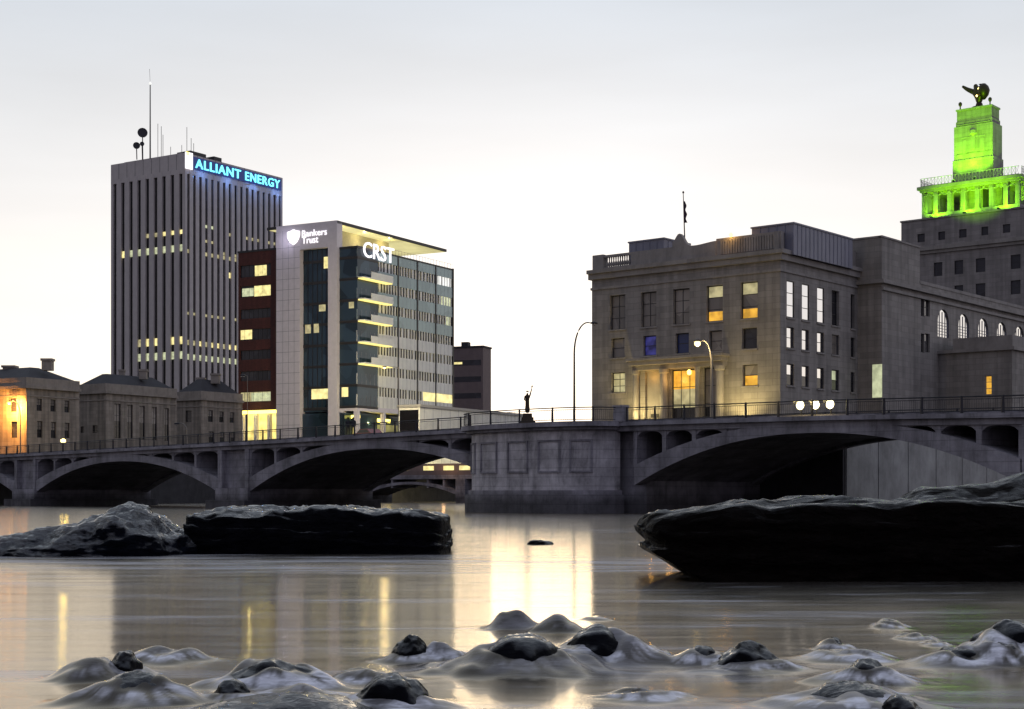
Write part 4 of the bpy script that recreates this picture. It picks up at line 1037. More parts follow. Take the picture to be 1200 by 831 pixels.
skin_mesh('figure', [S(0,.7), S(0,1.6), S(-.1,2.5), S(.5,3.2), S(.4,4.0), S(-.9,2.9), S(-2.0,3.5), S(-2.9,4.2), S(.8,2.6), S(1.2,3.4,.3), S(-.5,3.4,-.2), S(-.8,4.2,-.2)],
          [(0,1),(1,2),(2,3),(3,4),(2,5),(5,6),(6,7),(2,8),(8,9),(2,10),(10,11)], [.45,.62,.7,.62,.4,.5,.36,.2,.6,.42,.5,.3], M['bronze'], scx)
# wing loop
mb = MB(); q = S(.75, 2.6, .1); mb.lathe((q.x,q.y,q.z), [(.3,-1.2),(.85,-.5),(1.05,.2),(.8,.9),(.35,1.35)], 12)
mb.build('wing', M['bronze'], scx, smooth=True)
mb = MB()
for (a, z) in ((.2,3.1),(.85,2.2),(-.1,2.0)):
    q = S(a, z, .75); mb.lathe((q.x,q.y,q.z), [(.02,-.2),(.17,0),(.02,.2)], 8)
mb.build('lamp', M['bulb'], scx)
# green floods (floodlights on the tower terraces; those on the wing roof are added)
GREEN = (.30, 1.0, .008)
def flood(label, loc, target, power, color, mat, size=R(75), cat='floodlight', group=None, rad=.25, hs=.3, lensz=None):
    t = thing('floodlight', label, cat, loc, group); loc = Vector(loc); d = (Vector(target)-loc).normalized()
    MB().tube([loc, loc+Vector((0,0,.35))], .05, 6).build('bracket', M['metal'], t)
    c = loc+Vector((0,0,.45)); MB().tube([c-d*.15, c+d*.14], [hs*.7, hs], 10).build('housing', M['metal'], t)
    MB().tube([c+d*.15, c+d*.19], [hs*.9, hs*.85], 10).build('lens', mat, t)
    spot(t, c+d*.3, target, power, color, size, rad); return t
M['bulb_green'] = emit_mat('green lens', GREEN, 6)
for i in range(3):
    s = 2.5+i*5.6
    flood(['green floodlight under the left end of the tower colonnade', 'green floodlight under the middle of the tower colonnade', 'green floodlight under the right end of the tower colonnade'][i],
          GF.p(s, 2.2, ztw+2.76), GF.p(s+.5, 0, zt_b-2), 2300, GREEN, M['bulb_green'], R(150))
for i, (s, h_) in enumerate(((midp-1.8, 3.6), (midp+1.8, 3.6))):
    flood(['green floodlight aimed up at the left half of the pylon', 'green floodlight aimed up at the right half of the pylon'][i],
          PF.p(s, h_, zt_b+.01), PF.p(s*.7+midp*.3, 0, zt_b+7.5), 5200, GREEN, M['bulb_green'], R(85))
q = TS.p(3, 2, 0)
flood('green floodlight lighting the right flank of the tower colonnade', Vector((sides[1].p(5, 2.5, ztw+2.76))), sides[1].p(5, 0, zt_b-2), 2200, GREEN, M['bulb_green'], R(120))
for s in (2.2, 5.5, 8.1, 11, 14): point(bo, GF.p(s, -2.2, zb_b+1.8), 200, GREEN, .4)
GREEN2 = (.36, 1.0, .008)
rfz = ZA
for i, (ss, lab_) in enumerate(((30, 'green long throw spot added on the wing roof to even the light, nearer the hall'), (46, 'green long throw spot added on the wing roof to even the light, nearer the tower'))):
    a_ = AS.p(ss, -8, rfz-.25)
    flood(lab_, a_, GF.p(8.1, 0, zb_b+9.3 if i else zt_b+6.5), 190000 if i == 0 else 120000, GREEN2, M['bulb_green'], R(15) if i == 0 else R(18))  # roof spots added to spread green light evenly over belvedere and pylon

# ================================================================== LAMPS
def bow_lamp(label, px, s_px=None, D=None, base=None, ytop=378, reach=-1.3, lit=False, mat='pole', power=0, col_=(1,.8,.4), lens='bulb', r=.075, group='street lamps on the bridge'):
    loc = base; t = thing('street_lamp', label, 'street lamp', loc, group)
    zt = CAMH+(HY-ytop)/F*loc.y; H = zt-loc.z
    pts = [loc.copy()]; rad = [r*1.15]
    pts.append(loc+Vector((0,0,H*.72))); rad.append(r*.8)
    n = 9
    for i in range(1, n+1):
        a = math.pi/2*i/n; pts.append(loc+Vector((reach*(1-math.cos(a)), 0, H*.72+H*.28*math.sin(a)))); rad.append(r*.8-r*.25*i/n)
    pts.append(pts[-1]+Vector((reach*.25, 0, -.05))); rad.append(r*.5)
    MB().tube(pts, rad, 8).build('pole', M[mat], t)
    MB().lathe((loc.x,loc.y,loc.z), [(.22,0),(.22,.25),(.12,.35),(.1,.5)], 10).build('base', M[mat], t)
    e = pts[-1]; hd = Vector((math.copysign(1, reach), 0, 0))
    mb = MB(); mb.tube([e-hd*.05, e+hd*.25+Vector((0,0,.02)), e+hd*.65-Vector((0,0,.03))], [.07,.15,.08], 8); mb.build('lamp_head', M['metal'], t)
    q = e+hd*.33-Vector((0,0,.1)); k_ = 2.2 if lit else 1
    MB().lathe((q.x,q.y,q.z-.12*k_), [(.03*k_,-.06*k_),(.11*k_,0),(.13*k_,.08*k_),(.10*k_,.14*k_)], 12).build('lens', M[lens] if lit else M['pane_dim'], t, smooth=True)
    if lit: spot(t, q-Vector((0,.2,.3)), q+Vector((.6,6,-2.6)), power*1.1, col_, R(172), .3)
    return t
def on_bridge(px, h): g = BF.shift(0, h); s = g.at(px); return g.p(s, 0, zdeck(s)+.15)
bow_lamp('tall unlit arched street lamp rising beside the overlook against the sky', 673, base=on_bridge(673, -14.8), ytop=378, reach=1.3, mat='metal', r=.11)
lm = bow_lamp('lit street lamp with golden light in front of the hall entrance', 834, base=on_bridge(834, -14.6), ytop=399, reach=-.75, lit=True, power=2600, col_=(1,.76,.38), r=.12)
bow_lamp('lit orange street lamp in front of the orange stone building at far left', 22, base=on_bridge(24, -15.5), ytop=470, reach=-1.1, lit=True, power=17000, col_=(1,.40,.07), lens='bulb_orange', r=.1)
bow_lamp('small pale street lamp between the two dark courthouse wings', 219, base=on_bridge(219, -15.0), ytop=496, reach=-.8, lit=False, r=.09)
# globe poles (tall mast near bank building)
def mast(label, px, D, z0, ytop, lit=False, power=0, head=-1, r=.09):
    loc = place(px, D, z0); t = thing('light_mast', label, 'light mast', loc); zt = CAMH+(HY-ytop)/F*D
    MB().tube([loc, Vector((loc.x,loc.y,zt))], [r,r*.6], 8).build('pole', M['pole'], t)
    e = Vector((loc.x, loc.y, zt)); MB().tube([e-Vector((0,0,.1)), e+Vector((head*2.2,0,.1))], .05, 6).build('arm', M['pole'], t)
    q = e+Vector((head*2.4,0,0)); MB().tube([q-Vector((.35,0,0)), q+Vector((.35,0,0))], [.12,.16], 8).build('lamp_head', M['metal'], t)
    MB().lathe((q.x,q.y,q.z-.22), [(.05,-.1),(.3,0),(.3,.1),(.1,.14)], 10).build('lens', M['bulb'] if lit else M['pane_dim'], t)
    if lit: spot(t, q+Vector((0,.8,-.4)), q+Vector((-2,36,1)), power*11, (1,.84,.50), R(100), .8); point(t, q+Vector((0,-.6,-.5)), 500, (1,.82,.4), .7)
mast('lit lamp on a tall mast glowing before the corner balconies', 467, 262, 6.6, 430, True, 2600)
mast('thin unlit mast in front of the red brick building', 290, 235, 6.6, 440, False, head=-.3, r=.06)
# floodlights at the hall foot and on the railing
WARM = (1, .78, .32)
for px, lab in ((741, 'warm floodlight at the foot of the hall left of the entrance'), (858, 'warm floodlight at the foot of the hall right of the entrance')):
    s = VF.at(px, h=2.5); flood(lab, VF.p(s, 2.5, 7.9), VF.p(s, 0, 15), 1300, WARM, M['bulb_white'], R(130), hs=.35)
    b_ = VF.p(s, 3.3, 7.95)
    tt = thing('flood_lamp', lab.replace('warm floodlight', 'bright bare lamp'), 'lamp', b_)
    MB().tube([b_+Vector((0,0,-.6)), b_], .06, 6).build('stand', M['metal'], tt)
    MB().lathe((b_.x,b_.y,b_.z), [(.08,-.05),(.42,.15),(.46,.4),(.3,.65),(.05,.72)], 12).build('globe', M['bulb_white'], tt, smooth=True)
    point(tt, b_+Vector((0,0,1.0)), 200, WARM, .4)
labs = ['leftmost of three dazzling floodlights behind the right railing', 'middle of three dazzling floodlights behind the right railing', 'rightmost of three dazzling floodlights behind the right railing']
for i, px in enumerate((939, 957, 974)):
    q = on_bridge(px, -.9); t = thing('floodlight', labs[i], 'floodlight', q, 'floodlights behind the bridge railing')
    MB().tube([q, q+Vector((0,0,.5))], .05, 6).build('stand', M['metal'], t)
    c = q+Vector((0,0,.72)); dn = BF.n
    MB().tube([c-dn*.2, c+dn*.12], [.22,.36], 24).build('housing', M['metal'], t)
    MB().tube([c+dn*.13, c+dn*.2], [.33,.31], 24).build('lens', M['bulb_white'], t)
    point(t, c+dn*.9+Vector((0,0,.15)), 60, WARM, .2); 
q = on_bridge(958, -2.5); 
# left bank flood lamps
for px, py, lab in ((8, 520, 'yellow floodlight at the foot of the orange stone wall'), (74, 517, 'yellow floodlight before the grey side of the first stone wing')):
    q = on_bridge(px, -16.0); c = Vector((q.x, q.y, CAMH+(HY-py)/F*q.y)); t = thing('flood_lamp', lab, 'lamp', q)
    MB().tube([q, c], .06, 6).build('stand', M['metal'], t)
    MB().lathe((c.x,c.y,c.z), [(.05,-.3),(.38,-.1),(.38,.2),(.05,.35)], 12).build('globe', M['bulb'], t, smooth=True)
    point(t, c+Vector((0,.3,.8)), 700 if px < 20 else 420, (1,.75,.15), .6)

# ================================================================== STATUE
sp_ = arc_at(BF.shift(0, 1.2).at(618), -1.6); sp_ = BF.p(BF.shift(0,1.2).at(618), 1.2, 7.5)
st = thing('statue', 'small dark robed statue with one raised arm on the bridge overlook pedestal', 'statue', sp_)
mb = MB(); 
for (e, z0, z1) in ((.72, 0, .3), (.55, .3, .62), (.42, .62, .95)):
    mb.hexa([sp_+Vector(v) for v in ((-e,-e,z0),(e,-e,z0),(e,e,z0),(-e,e,z0),(-e*.93,-e*.93,z1),(e*.93,-e*.93,z1),(e*.93,e*.93,z1),(-e*.93,e*.93,z1))])
mb.build('pedestal', M['bronze'], st)
Q = lambda x, y, z: sp_+Vector((x, y, .95+z))
skin_mesh('figure', [Q(0,0,.85), Q(0,0,.02), Q(0,0,1.25), Q(0,0,1.5), Q(0,-.02,1.62), Q(0,-.02,1.78), Q(.2,0,1.5), Q(.28,0,1.78), Q(.36,0,2.1), Q(-.2,0,1.46), Q(-.25,-.08,1.18), Q(-.12,-.2,1.1)],
   [(0,1),(0,2),(2,3),(3,4),(4,5),(3,6),(6,7),(7,8),(3,9),(9,10),(10,11)], [(.19,.17),(.26,.24),(.18,.15),(.17,.12),(.07,.07),(.11,.12),.08,.06,.045,.08,.065,.05], M['bronze'], st)
mb = MB(); a = Q(.36,0,2.1); mb.tube([a-Vector((0,0,.12)), a+Vector((.03,0,.15)), a+Vector((.04,0,.2)), a+Vector((.05,0,.36))], [.03,.04,.075,.015], 8); mb.build('torch', M['bronze'], st)
mb = MB()
for i in range(7):
    an = math.pi*i/6; a = Q(0,0,1.85); mb.tube([a, a+Vector((.2*math.cos(an), 0, .17*math.sin(an)+.02))], [.03,.006], 5)
mb.build('crown', M['bronze'], st)

# ================================================================== BANK / OFFICE BLOCK (white frame, CRST)
OC = Vector((-29.7, 295)); OU = Vector((-.874, .4857)); OV = Vector((.4857, .874))
bk = thing('office_block', 'white framed glass office block with bank and trucking signs at centre left', 'building', (OC.x, OC.y, 7))
LFo = 18.6; OF = Frame(OC+OU*LFo, -OU); OS = Frame(OC, OV); LS = 35.4
def c3(a, b, c, d): return (270+a/2.969, 240+b/2.968, 270+c/2.969, 240+d/2.968)
ZT = 54.3; ZR = 49.2; ZL = 18.4; ZGr = 6.8
s398 = OF.at(398); 
def sx(px): return OF.at(px)
# white frame: proud of the glass
mb = MB()
gl0, gl1 = sx(354.5), sx(387.5); zg1 = OF.at(370, 292)[1]
OF.box(mb, -.2, gl0, -14, .9, ZGr, zg1); OF.box(mb, gl1, s398, -.3, .9, ZGr, zg1); OF.box(mb, -.2, gl0, -14, .9, zg1, ZT); OF.box(mb, gl0, s398, -.9, .9, zg1, ZT)
mb.build('white_frame', M['white_panel'], bk)
# panel joints
mb = MB()
for i in range(1, 22):
    z = ZGr+i*2.05; OF.box(mb, -.2, gl0, .9, .915, z, z+.06)
for i in range(1, 4): s = gl0*i/4; OF.box(mb, s, s+.06, .9, .916, ZGr, ZT-1)
mb.build('panel_joint', M['metal_panel'], bk)
mb = MB(); OF.box(mb, gl0+.01, gl1-.01, -.8, -.3, ZL-.9, zg1-.01); mb.build('atrium_glass', M['navy_glass'], bk)
mb = MB()
for i in range(0, 9): z = ZL+i*4.1; OF.box(mb, gl0+.01, gl1-.01, -.3, -.2, z-.55, z)
for i in range(1, 6): s = gl0+(gl1-gl0)*i/6; OF.box(mb, s-.05, s+.05, -.3, -.23, ZL, zg1-.01)
mb.build('mullion', M['frame'], bk)
for q, mt in (((323,180,355,220),'lit'),((306,347,328,370),'lit_soft'),((258,417,277,447),'lit_soft'),((288,414,305,445),'lit_soft'),((280,640,357,675),'lit')):
    r_ = rect(OF, c3(*q)); mb = MB(); OF.box(mb, r_[0], min(r_[1], gl1-.02), -.29, -.19, r_[2], r_[3]); mb.build('lit_window', M[mt], bk)
# main glass body + corner glass
mb = MB(); OF.box(mb, s398-.0, LFo, -7, 0, ZL, ZR-.4); mb.build('corner_glass', M['navy_glass'], bk)
mb = MB()
for i in range(8): z = ZL+i*4.1; OF.box(mb, s398, LFo+.06, -7, .06, z-.35, z+.15)
OF.box(mb, s398, LFo+.1, -7, .1, ZR-.4, ZR)
mb.build('floor_edge', M['frame'], bk)
for q, mt in (((388,635,410,668),'lit'),((413,338,430,360),'lit_soft')):
    r_ = rect(OF, c3(*q)); mb = MB(); OF.box(mb, r_[0], r_[1], .02, .08, r_[2], r_[3]); mb.build('lit_window', M[mt], bk)
# side facade: alternating window bands and spandrels
mb = MB(); OS.box(mb, 1.2, LS-.05, -18, -.25, ZL, ZR-.3); OS.box(mb, .05, 1.2, -3, -.25, ZL, ZR-.3); mb.build('core', M['dark_glass'], bk)
lo = MB(); hi = MB(); mul = MB()
for i in range(8):
    z = ZL+i*4.1
    zt_ = min(z+2.25, ZR)
    if i < 7 or True:
        (lo if i < 3 else hi).__class__
        OS.box(lo if i < 4 else hi, .0, LS, -.25, 0, z, zt_)
    k_ = 0; s = .35; mul = MB(); OS.box(mul, .06, LS-.3, -.3, -.249, zt_-.01, min(z+4.11, ZR-.3)) if False else None
    while s < LS-.3 and zt_ < ZR-1:
        wv = .26 if random.random() < .8 else .55
        OS.box(mul, s, s+wv, -.249, -.06, zt_-.01, min(z+4.11, ZR-.3)); s += wv+.74
    if mul.v: mul.build('window_band', M['band_panel'], bk)
lo.build('spandrel_band', M['band_panel'], bk); hi.build('spandrel_band', M['teal_glass'], bk); None
mb = MB()
for px in (466.5, 489, 510.5): s = OS.at(px); OS.box(mb, s-.16, s+.16, 0, .12, ZL, ZR)
OS.box(mb, LS-.25, LS+.15, -18, .15, ZL-.4, ZR+.1); OS.box(mb, 0, LS, -.3, .1, ZR-.3, ZR)
i = 0
while i*1.5 < LS: OS.box(mb, i*1.5, i*1.5+.05, .0, .012, ZL, ZL+2.25); i += 1
mb.build('vertical_groove', M['frame'], bk)
mb = MB()
for i in range(8):
    z = ZL+i*4.1; k_ = 0
    while k_*1.45 < LS: OS.box(mb, k_*1.45, k_*1.45+.04, .0, .012, z, min(z+2.25, ZR-.3)); k_ += 1
mb.build('panel_joint', M['metal_panel'], bk)
mb = MB(); 
for i in range(25): q = OS.p(8+i*1.1, -.1, ZR); mb.tube([q, q+Vector((0,0,1))], .03, 4)
mb.tube([OS.p(8,-.1,ZR+1), OS.p(LS,-.1,ZR+1)], .03, 4); mb.build('roof_rail', M['frame_pale'], bk)
def band(s0, s1, i, mt): 
    mb = MB(); OS.box(mb, s0, s1, -.26, -.08, ZL+i*4.1+2.27, ZL+i*4.1+4.05); mb.build('lit_window', M[mt], bk)
s_ = OS.at; band(s_(496), s_(530), -1+1-0, 'lit') if False else None
mb = MB(); OS.box(mb, s_(496), LS-.3, -.24, -.03, ZL+2.28, ZL+4.05)
mb.build('lit_window', M['lit'], bk)
for (a, b, i, mt) in ((514,521,6,'lit_white'),(522,529,6,'lit_white'),(518,522,5,'lit_pale'),(523,528,5,'lit_pale'),(524,527,4,'lit_pale')):
    band(s_(a), s_(b), i, mt)
# balconies on the corner
for i in range(5):
    z = ZL+7.8+i*4.12
    sb0, sb1 = .2, OS.at(453.5); b_ = MB()
    OS.box(b_, sb0, sb1, .0, 1.5, z+.35, z+.6); OS.box(b_, sb0+2.5, sb1, 1.35, 1.5, z+.6, z+1.75)
    bo_ = b_.build('balcony', M['band_panel'], bk)
    sm_ = MB(); OS.box(sm_, sb0-.1, sb1-.2, .1, 1.42, z+.15, z+.345); sm_.build('soffit_glow', M['soffit'], bo_)  # light on the balcony underside put in as a glowing sheet
# canopy
CS = Frame(OF.p(s398, .9, 0), OV); LC = 40.5
mb = MB(); CS.box(mb, .1, LC, -17, 0, ZT-.55, ZT); mb.build('canopy', M['frame'], bk)
mb = MB(); CS.box(mb, .3, LC-.3, -16.5, -.3, ZT-.62, ZT-.56); mb.build('canopy_soffit', emit_mat('canopy glow', (1, .90, .42), .8, .35, .2), bk)
mb = MB(); CS.box(mb, 1.5, 24, -15, -4.0, ZR, ZT-.63); mb.build('penthouse_wall', rough_mat('cream wall', (.55,.5,.35)), bk)
for a in (3, 12, 21): point(bk, CS.p(a, -1.8, ZT-1.5), 260, (1,.85,.4), .2)
# podium
mb = MB(); OF.box(mb, s398+.3, LFo-1.5, -9, -2.5, ZGr, ZL-1.2); OS.box(mb, 0, LS, -16, -3.0, ZGr, ZL-1.2); OF.box(mb, gl0, gl1, -9, -3, ZGr, ZL-.92); mb.build('lobby', M['navy_glass'], bk)
mb = MB(); OF.box(mb, s398+1.0, LFo-1.6, -2.48, -2.4, ZGr+3.5, ZL-3); mb.build('lobby_window', emit_mat('lobby glow', (1, .80, .22), .9, .8, .5), bk)
mb = MB(); OS.box(mb, 3, 19, -2.98, -2.9, ZGr+4.5, ZL-3); mb.build('lobby_window', emit_mat('lobby dim glow', (.75, .70, .25), .45, .85, .4), bk)
mb = MB(); OS.box(mb, 1.5, LS, -18, 0.02, ZL-.9, ZL-.003); OS.box(mb, 0, 1.5, -3, 0.02, ZL-.9, ZL-.003); OF.box(mb, s398, LFo-.01, -2.5, .02, ZL-.9, ZL-.003); mb.build('podium_slab', M['white_panel'], bk)
for s in (s398+.1, LFo-.9):
    mb = MB(); OF.box(mb, s, s+.9, -.9, .0, ZGr, ZL-.9); mb.build('column', M['white_panel'], bk)
for a in (9, 18, 27):
    mb = MB(); OS.box(mb, a, a+.8, -.8, 0, ZGr, ZL-.9); mb.build('column', M['white_panel'], bk)
for (f_, a, b, z) in ((OF, gl0, gl1, ZL-2.2), (OF, s398+1, LFo-1, ZL-2.2)):
    mb = MB(); f_.box(mb, a, b, -2.4, -2.2, z, z+.6); mb.build('light_strip', M['strip'], bk)
mb = MB(); OS.box(mb, 4, 15, -2.6, -2.4, ZL-2.6, ZL-1.9); mb.build('light_strip', M['strip'], bk)
point(bk, OF.p((gl0+gl1)/2, -1.2, ZL-3), 350, (1,.85,.35)); point(bk, OS.p(6, -1.5, ZL-3), 350, (1,.85,.35))
# shield sign and lettering
r_ = rect(OF, c3(200,86,242,140), .9); a, b, c, d = r_; mb = MB(); pts = []
m_ = (a+b)/2; h_ = (b-a)/2
shape = [(-1,.72),(-.5,.80),(0,1),(.5,.80),(1,.72),(1,.2),(.85,-.25),(.5,-.7),(0,-1),(-.5,-.7),(-.85,-.25),(-1,.2)]
fr_ = [OF.p(m_+x*h_, 1.15, (c+d)/2+y*(d-c)/2) for x, y in shape]; bkp = [OF.p(m_+x*h_, .93, (c+d)/2+y*(d-c)/2) for x, y in shape]
mb.poly(fr_); mb.poly(list(reversed(bkp)))
for k in range(12): mb.quad(fr_[k], fr_[(k+1) % 12], bkp[(k+1) % 12], bkp[k])
mb.build('shield_sign', M['sign_white'], bk)
r_ = rect(OF, c3(250,86,336,108), .9); text_mesh(bk, OF, *r_, 'Bankers', M['sign_white'], 1.0, .04, bold=-.004)
r_ = rect(OF, c3(250,110,306,134), .9); text_mesh(bk, OF, *r_, 'Trust', M['sign_white'], 1.0, .04, bold=-.004)
r_ = rect(OS, c3(466,150,572,195), .5); text_mesh(bk, OS, r_[0], r_[1], ZR-1.9, ZR+1.1, 'CRST', M['sign_white'], .3, .10, bold=.0)
point(bk, OS.p((r_[0]+r_[1])/2, 2, ZR+1), 120, (1,.8,.9))
point(bk, OF.p(2.5, 3, ZT-3), 150, (.8,.75,1))

# low podium building right of the block
pdm = thing('podium_annex', 'low pale walled annex at the foot of the glass office block', 'building', OS.p(12, 2, 7))
pq = place(492, 285); PQ = Frame((pq.x, pq.y), OV); zpd = CAMH+(HY-477)/F*285
pw_ = Frame((pq.x, pq.y), OV); 
mb = MB(); pw_.box(mb, 0, 42, -4.6, 0, 6.6, zpd); mb.build('wall', M['band_panel'], pdm)
mb = MB(); pw_.box(mb, -.3, 42.3, -4.9, .3, zpd, zpd+.5); mb.build('roof', M['frame_pale'], pdm)
mb = MB(); 
mb.hexa([pw_.p(-.06,-4.4,7.2), pw_.p(-.06,-.3,7.2), pw_.p(-.01,-.3,7.2), pw_.p(-.01,-4.4,7.2), pw_.p(-.06,-4.4,zpd-.5), pw_.p(-.06,-.3,zpd-.5), pw_.p(-.01,-.3,zpd-.5), pw_.p(-.01,-4.4,zpd-.5)]); mb.build('glass_front', M['dark_glass'], pdm)
mb = MB()
for i in range(13): s = 1.5+i*3.1; pw_.box(mb, s, s+.06, 0, .012, 6.6, zpd)
mb.build('wall_joint', M['metal_panel'], pdm)
mb = MB(); pw_.box(mb, 10, 12, .01, .08, 9.3, 9.8); pw_.box(mb, 20, 22, .01, .08, 9.3, 9.8); mb.build('wall_lamp', M['lit'], pdm)
point(pdm, pw_.p(15, 3, 8.5), 300, (1,.85,.45))

# ---- red brick building
rb0 = OF.p(OF.at(277), -.6, 0); RF = Frame((rb0.x, rb0.y), -OU); LR = -OF.at(277)-.25; zrb = CAMH+(HY-297)/F*rb0.y
rb = thing('brick_office', 'dark red brick office block with ribbon windows left of the white frame', 'building', (rb0.x, rb0.y, 7))
rowsb = [(178+45,275),(280,320),(362,395),(432,470),(505,538),(578,612),(650,685)]
hb = []
for (a, b) in ((208,250),(280,320),(362,395),(432,470),(505,538),(578,612),(650,685)):
    r_ = rect(RF, c3(25, a, 140, b)); hb.append((max(.3, r_[0]), r_[1], r_[2], r_[3]))
zl_ = RF.at(300, 481)[1]
mb = MB(); wall(mb, RF, 0, LR, zl_, zrb, hb, .4); RF.box(mb, 0, .4, -20, -.01, zl_, zrb); RF.box(mb, 0, LR, -20, -.5, zl_, zl_+.4); mb.build('wall', M['red_brick'], rb)
mb = MB(); RF.box(mb, .3, LR-.2, -18, -.7, zl_+.4, zrb-.1); mb.build('interior', M['frame'], rb)
mb = MB(); RF.box(mb, -.1, LR, -20, .1, zrb, zrb+.4); mb.build('roof', M['roof'], rb)
for i, h in enumerate(hb): window(rb, RF, h, .35, 7, 1, [(0,1,M['lit_soft'] if i == 6 else M['pane'])], fw=.08, bw=.08)
for q, mt in (((82,210,123,246),'lit'),((80,280,139,318),'lit'),((38,290,78,318),'lit_pale'),((30,434,72,468),'lit'),((70,653,143,682),'lit_pale')):
    r_ = rect(RF, c3(*q)); mb = MB(); RF.box(mb, max(.35, r_[0]), r_[1], -.33, -.28, r_[2], r_[3]); mb.build('lit_window', M[mt], rb)
mb = MB(); RF.box(mb, 0, LR, -3.2, -3.0, 6.8, zl_); mb.build('lobby_wall', emit_mat('bright lobby', (1, .80, .24), 1.7, .5, .6), rb)
for i in range(4): mb = MB(); RF.box(mb, .3+i*3.4, 1.0+i*3.4, -1, -.3, 6.8, zl_); mb.build('column', M['white_panel'], rb)
mb = MB(); RF.box(mb, 0, LR, -.28, .02, zl_-.65, zl_-.003); mb.build('light_strip', M['strip'], rb)
point(rb, RF.p(5, 2.5, zl_-1.5), 300, (1,.85,.3))

# ---- ALLIANT tower
AC = Vector(((217-600)/F*407, 407)); AU = Vector((-.8416, .540)); AV = Vector((.540, .8416)).normalized()
al = thing('office_tower', 'tall office tower with closely spaced pale fins and blue lit roof sign', 'building', (AC.x, AC.y, 7))
LAf, LAs = 28.1, 38.8
TFa = Frame(AC+AU*LAf, -AU); TSa = Frame(AC, AV); ztop = CAMH+(HY-179)/F*407; zwin = ztop-3.9-1.5
mb = MB(); TFa.box(mb, .4, LAf-.4, -LAs+.4, -.5, 7, zwin+.5); mb.build('glass_core', M['dark_glass'], al)
mb = MB(); TFa.box(mb, 0, LAf, -LAs, 0, zwin, ztop); TFa.box(mb, 2, LAf-4, -LAs+5, -3, ztop, ztop+1.0); mb.build('crown_band', M['fin'], al)
def fins(f, L, n, ww):
    p = L/n
    for i in range(n+1):
        s = i*p-ww/2; s0, s1 = max(0, s), min(L, s+ww)
        if i == n: s1 = L-.003; s0 = L-ww*.6
        mb = MB(); f.box(mb, s0, s1, -.8, -.02 if i in (0, n) else .06, 7, zwin+.02 if i in (0, n) else zwin+1.2); mb.build('fin', M['fin'], al)
fins(TFa, LAf, 9, 1.75); fins(TSa, LAs, 17, 1.25)
# crown panel joints
mb = MB()
for f, L, n in ((TFa, LAf, 9), (TSa, LAs, 17)):
    for i in range(1, n): s = (i)*L/n; f.box(mb, s-.05, s+.05, .0, .02, zwin+1.21, ztop)
mb.build('crown_joint', M['frame'], al)
# lit panes between the fins
p9 = LAf/9; p17 = LAs/17
def litp(f, p, i, z, mt, hgt=1.5): mb = MB(); f.box(mb, i*p+p*.30, (i+1)*p-p*.28, -.38, -.32, z, z+hgt); mb.build('lit_window', M[mt], al)
zf = lambda y, D=415: CAMH+(HY-y)/F*D
for i in range(4, 9):
    if i != 6 or True: litp(TFa, p9, i, zf(279), 'lit_soft' if i < 6 else 'lit', 1.1)
for i in range(1, 9): litp(TFa, p9, i, zf(299), 'lit_pale' if i > 1 else 'lit', 1.8)
for i in (3, 4, 5, 7, 8): litp(TFa, p9, i, zf(406), 'lit' if i > 3 else 'lit_soft', 2.0)
for i in range(3, 9): litp(TFa, p9, i, zf(423), 'lit_pale', 2.0)
for i in range(0, 11):
    if random.random() < .8: litp(TSa, p17, i, zf(301), 'lit_soft', 1.0)
for i in (3, 4): litp(TSa, p17, i, zf(268), 'lit_pale', .8); litp(TSa, p17, i, zf(285), 'lit_soft', .7)
for i in range(6, 16):
    if random.random() < .7: litp(TSa, p17, i, zf(272), 'lit_soft', .8)
    if random.random() < .5: litp(TSa, p17, i, zf(296), 'lit_soft', .8)
litp(TSa, p17, 7, zf(322), 'lit')
for i in range(0, 10):
    if random.random() < .6: litp(TSa, p17, i, zf(372), 'lit_soft', .7)
for i in range(0, 9): litp(TSa, p17, i, zf(407), 'lit' if random.random() < .6 else 'lit_soft', 1.3); litp(TSa, p17, i, zf(424), 'lit_pale', 1.5)
# sign
sa0, sa1 = .2, LAs-.9
zs0, zs1 = ztop-4.3, ztop+.2
mb = MB(); TSa.box(mb, 2.4, sa1, .06, .3, zs0+.45, zs1-.75); sb_ = mb.build('sign_glow', M['sign_back'], al)  # added panel, glows for the letters' blue light on the wall
mb = MB(); TSa.box(mb, -.1, 2.35, .06, .5, zs0+.2, zs1); mb.build('sign_emblem', M['sign_white'], al)
mb = MB(); TSa.box(mb, -.12, 1.0, .5, .53, zs1-.9, zs1); mb.build('emblem_corner', M['strip'], al)
wa = 3.4+(sa1-4.2)*.52
text_mesh(al, TSa, 3.4, wa, zs0+.9, zs1-1.2, 'ALLIANT', M['sign_cyan'], .45, .12, bold=.008, spacing=1.12)
text_mesh(al, TSa, wa+(sa1-4.2)*.055, sa1-.8, zs0+.9, zs1-1.2, 'ENERGY', M['sign_cyan'], .45, .12, bold=.008, spacing=1.12)
for s in (6, 16, 26, 36): point(al, TSa.p(s, 2.2, zs0-.6), 260, (.15,.35,1), .3)
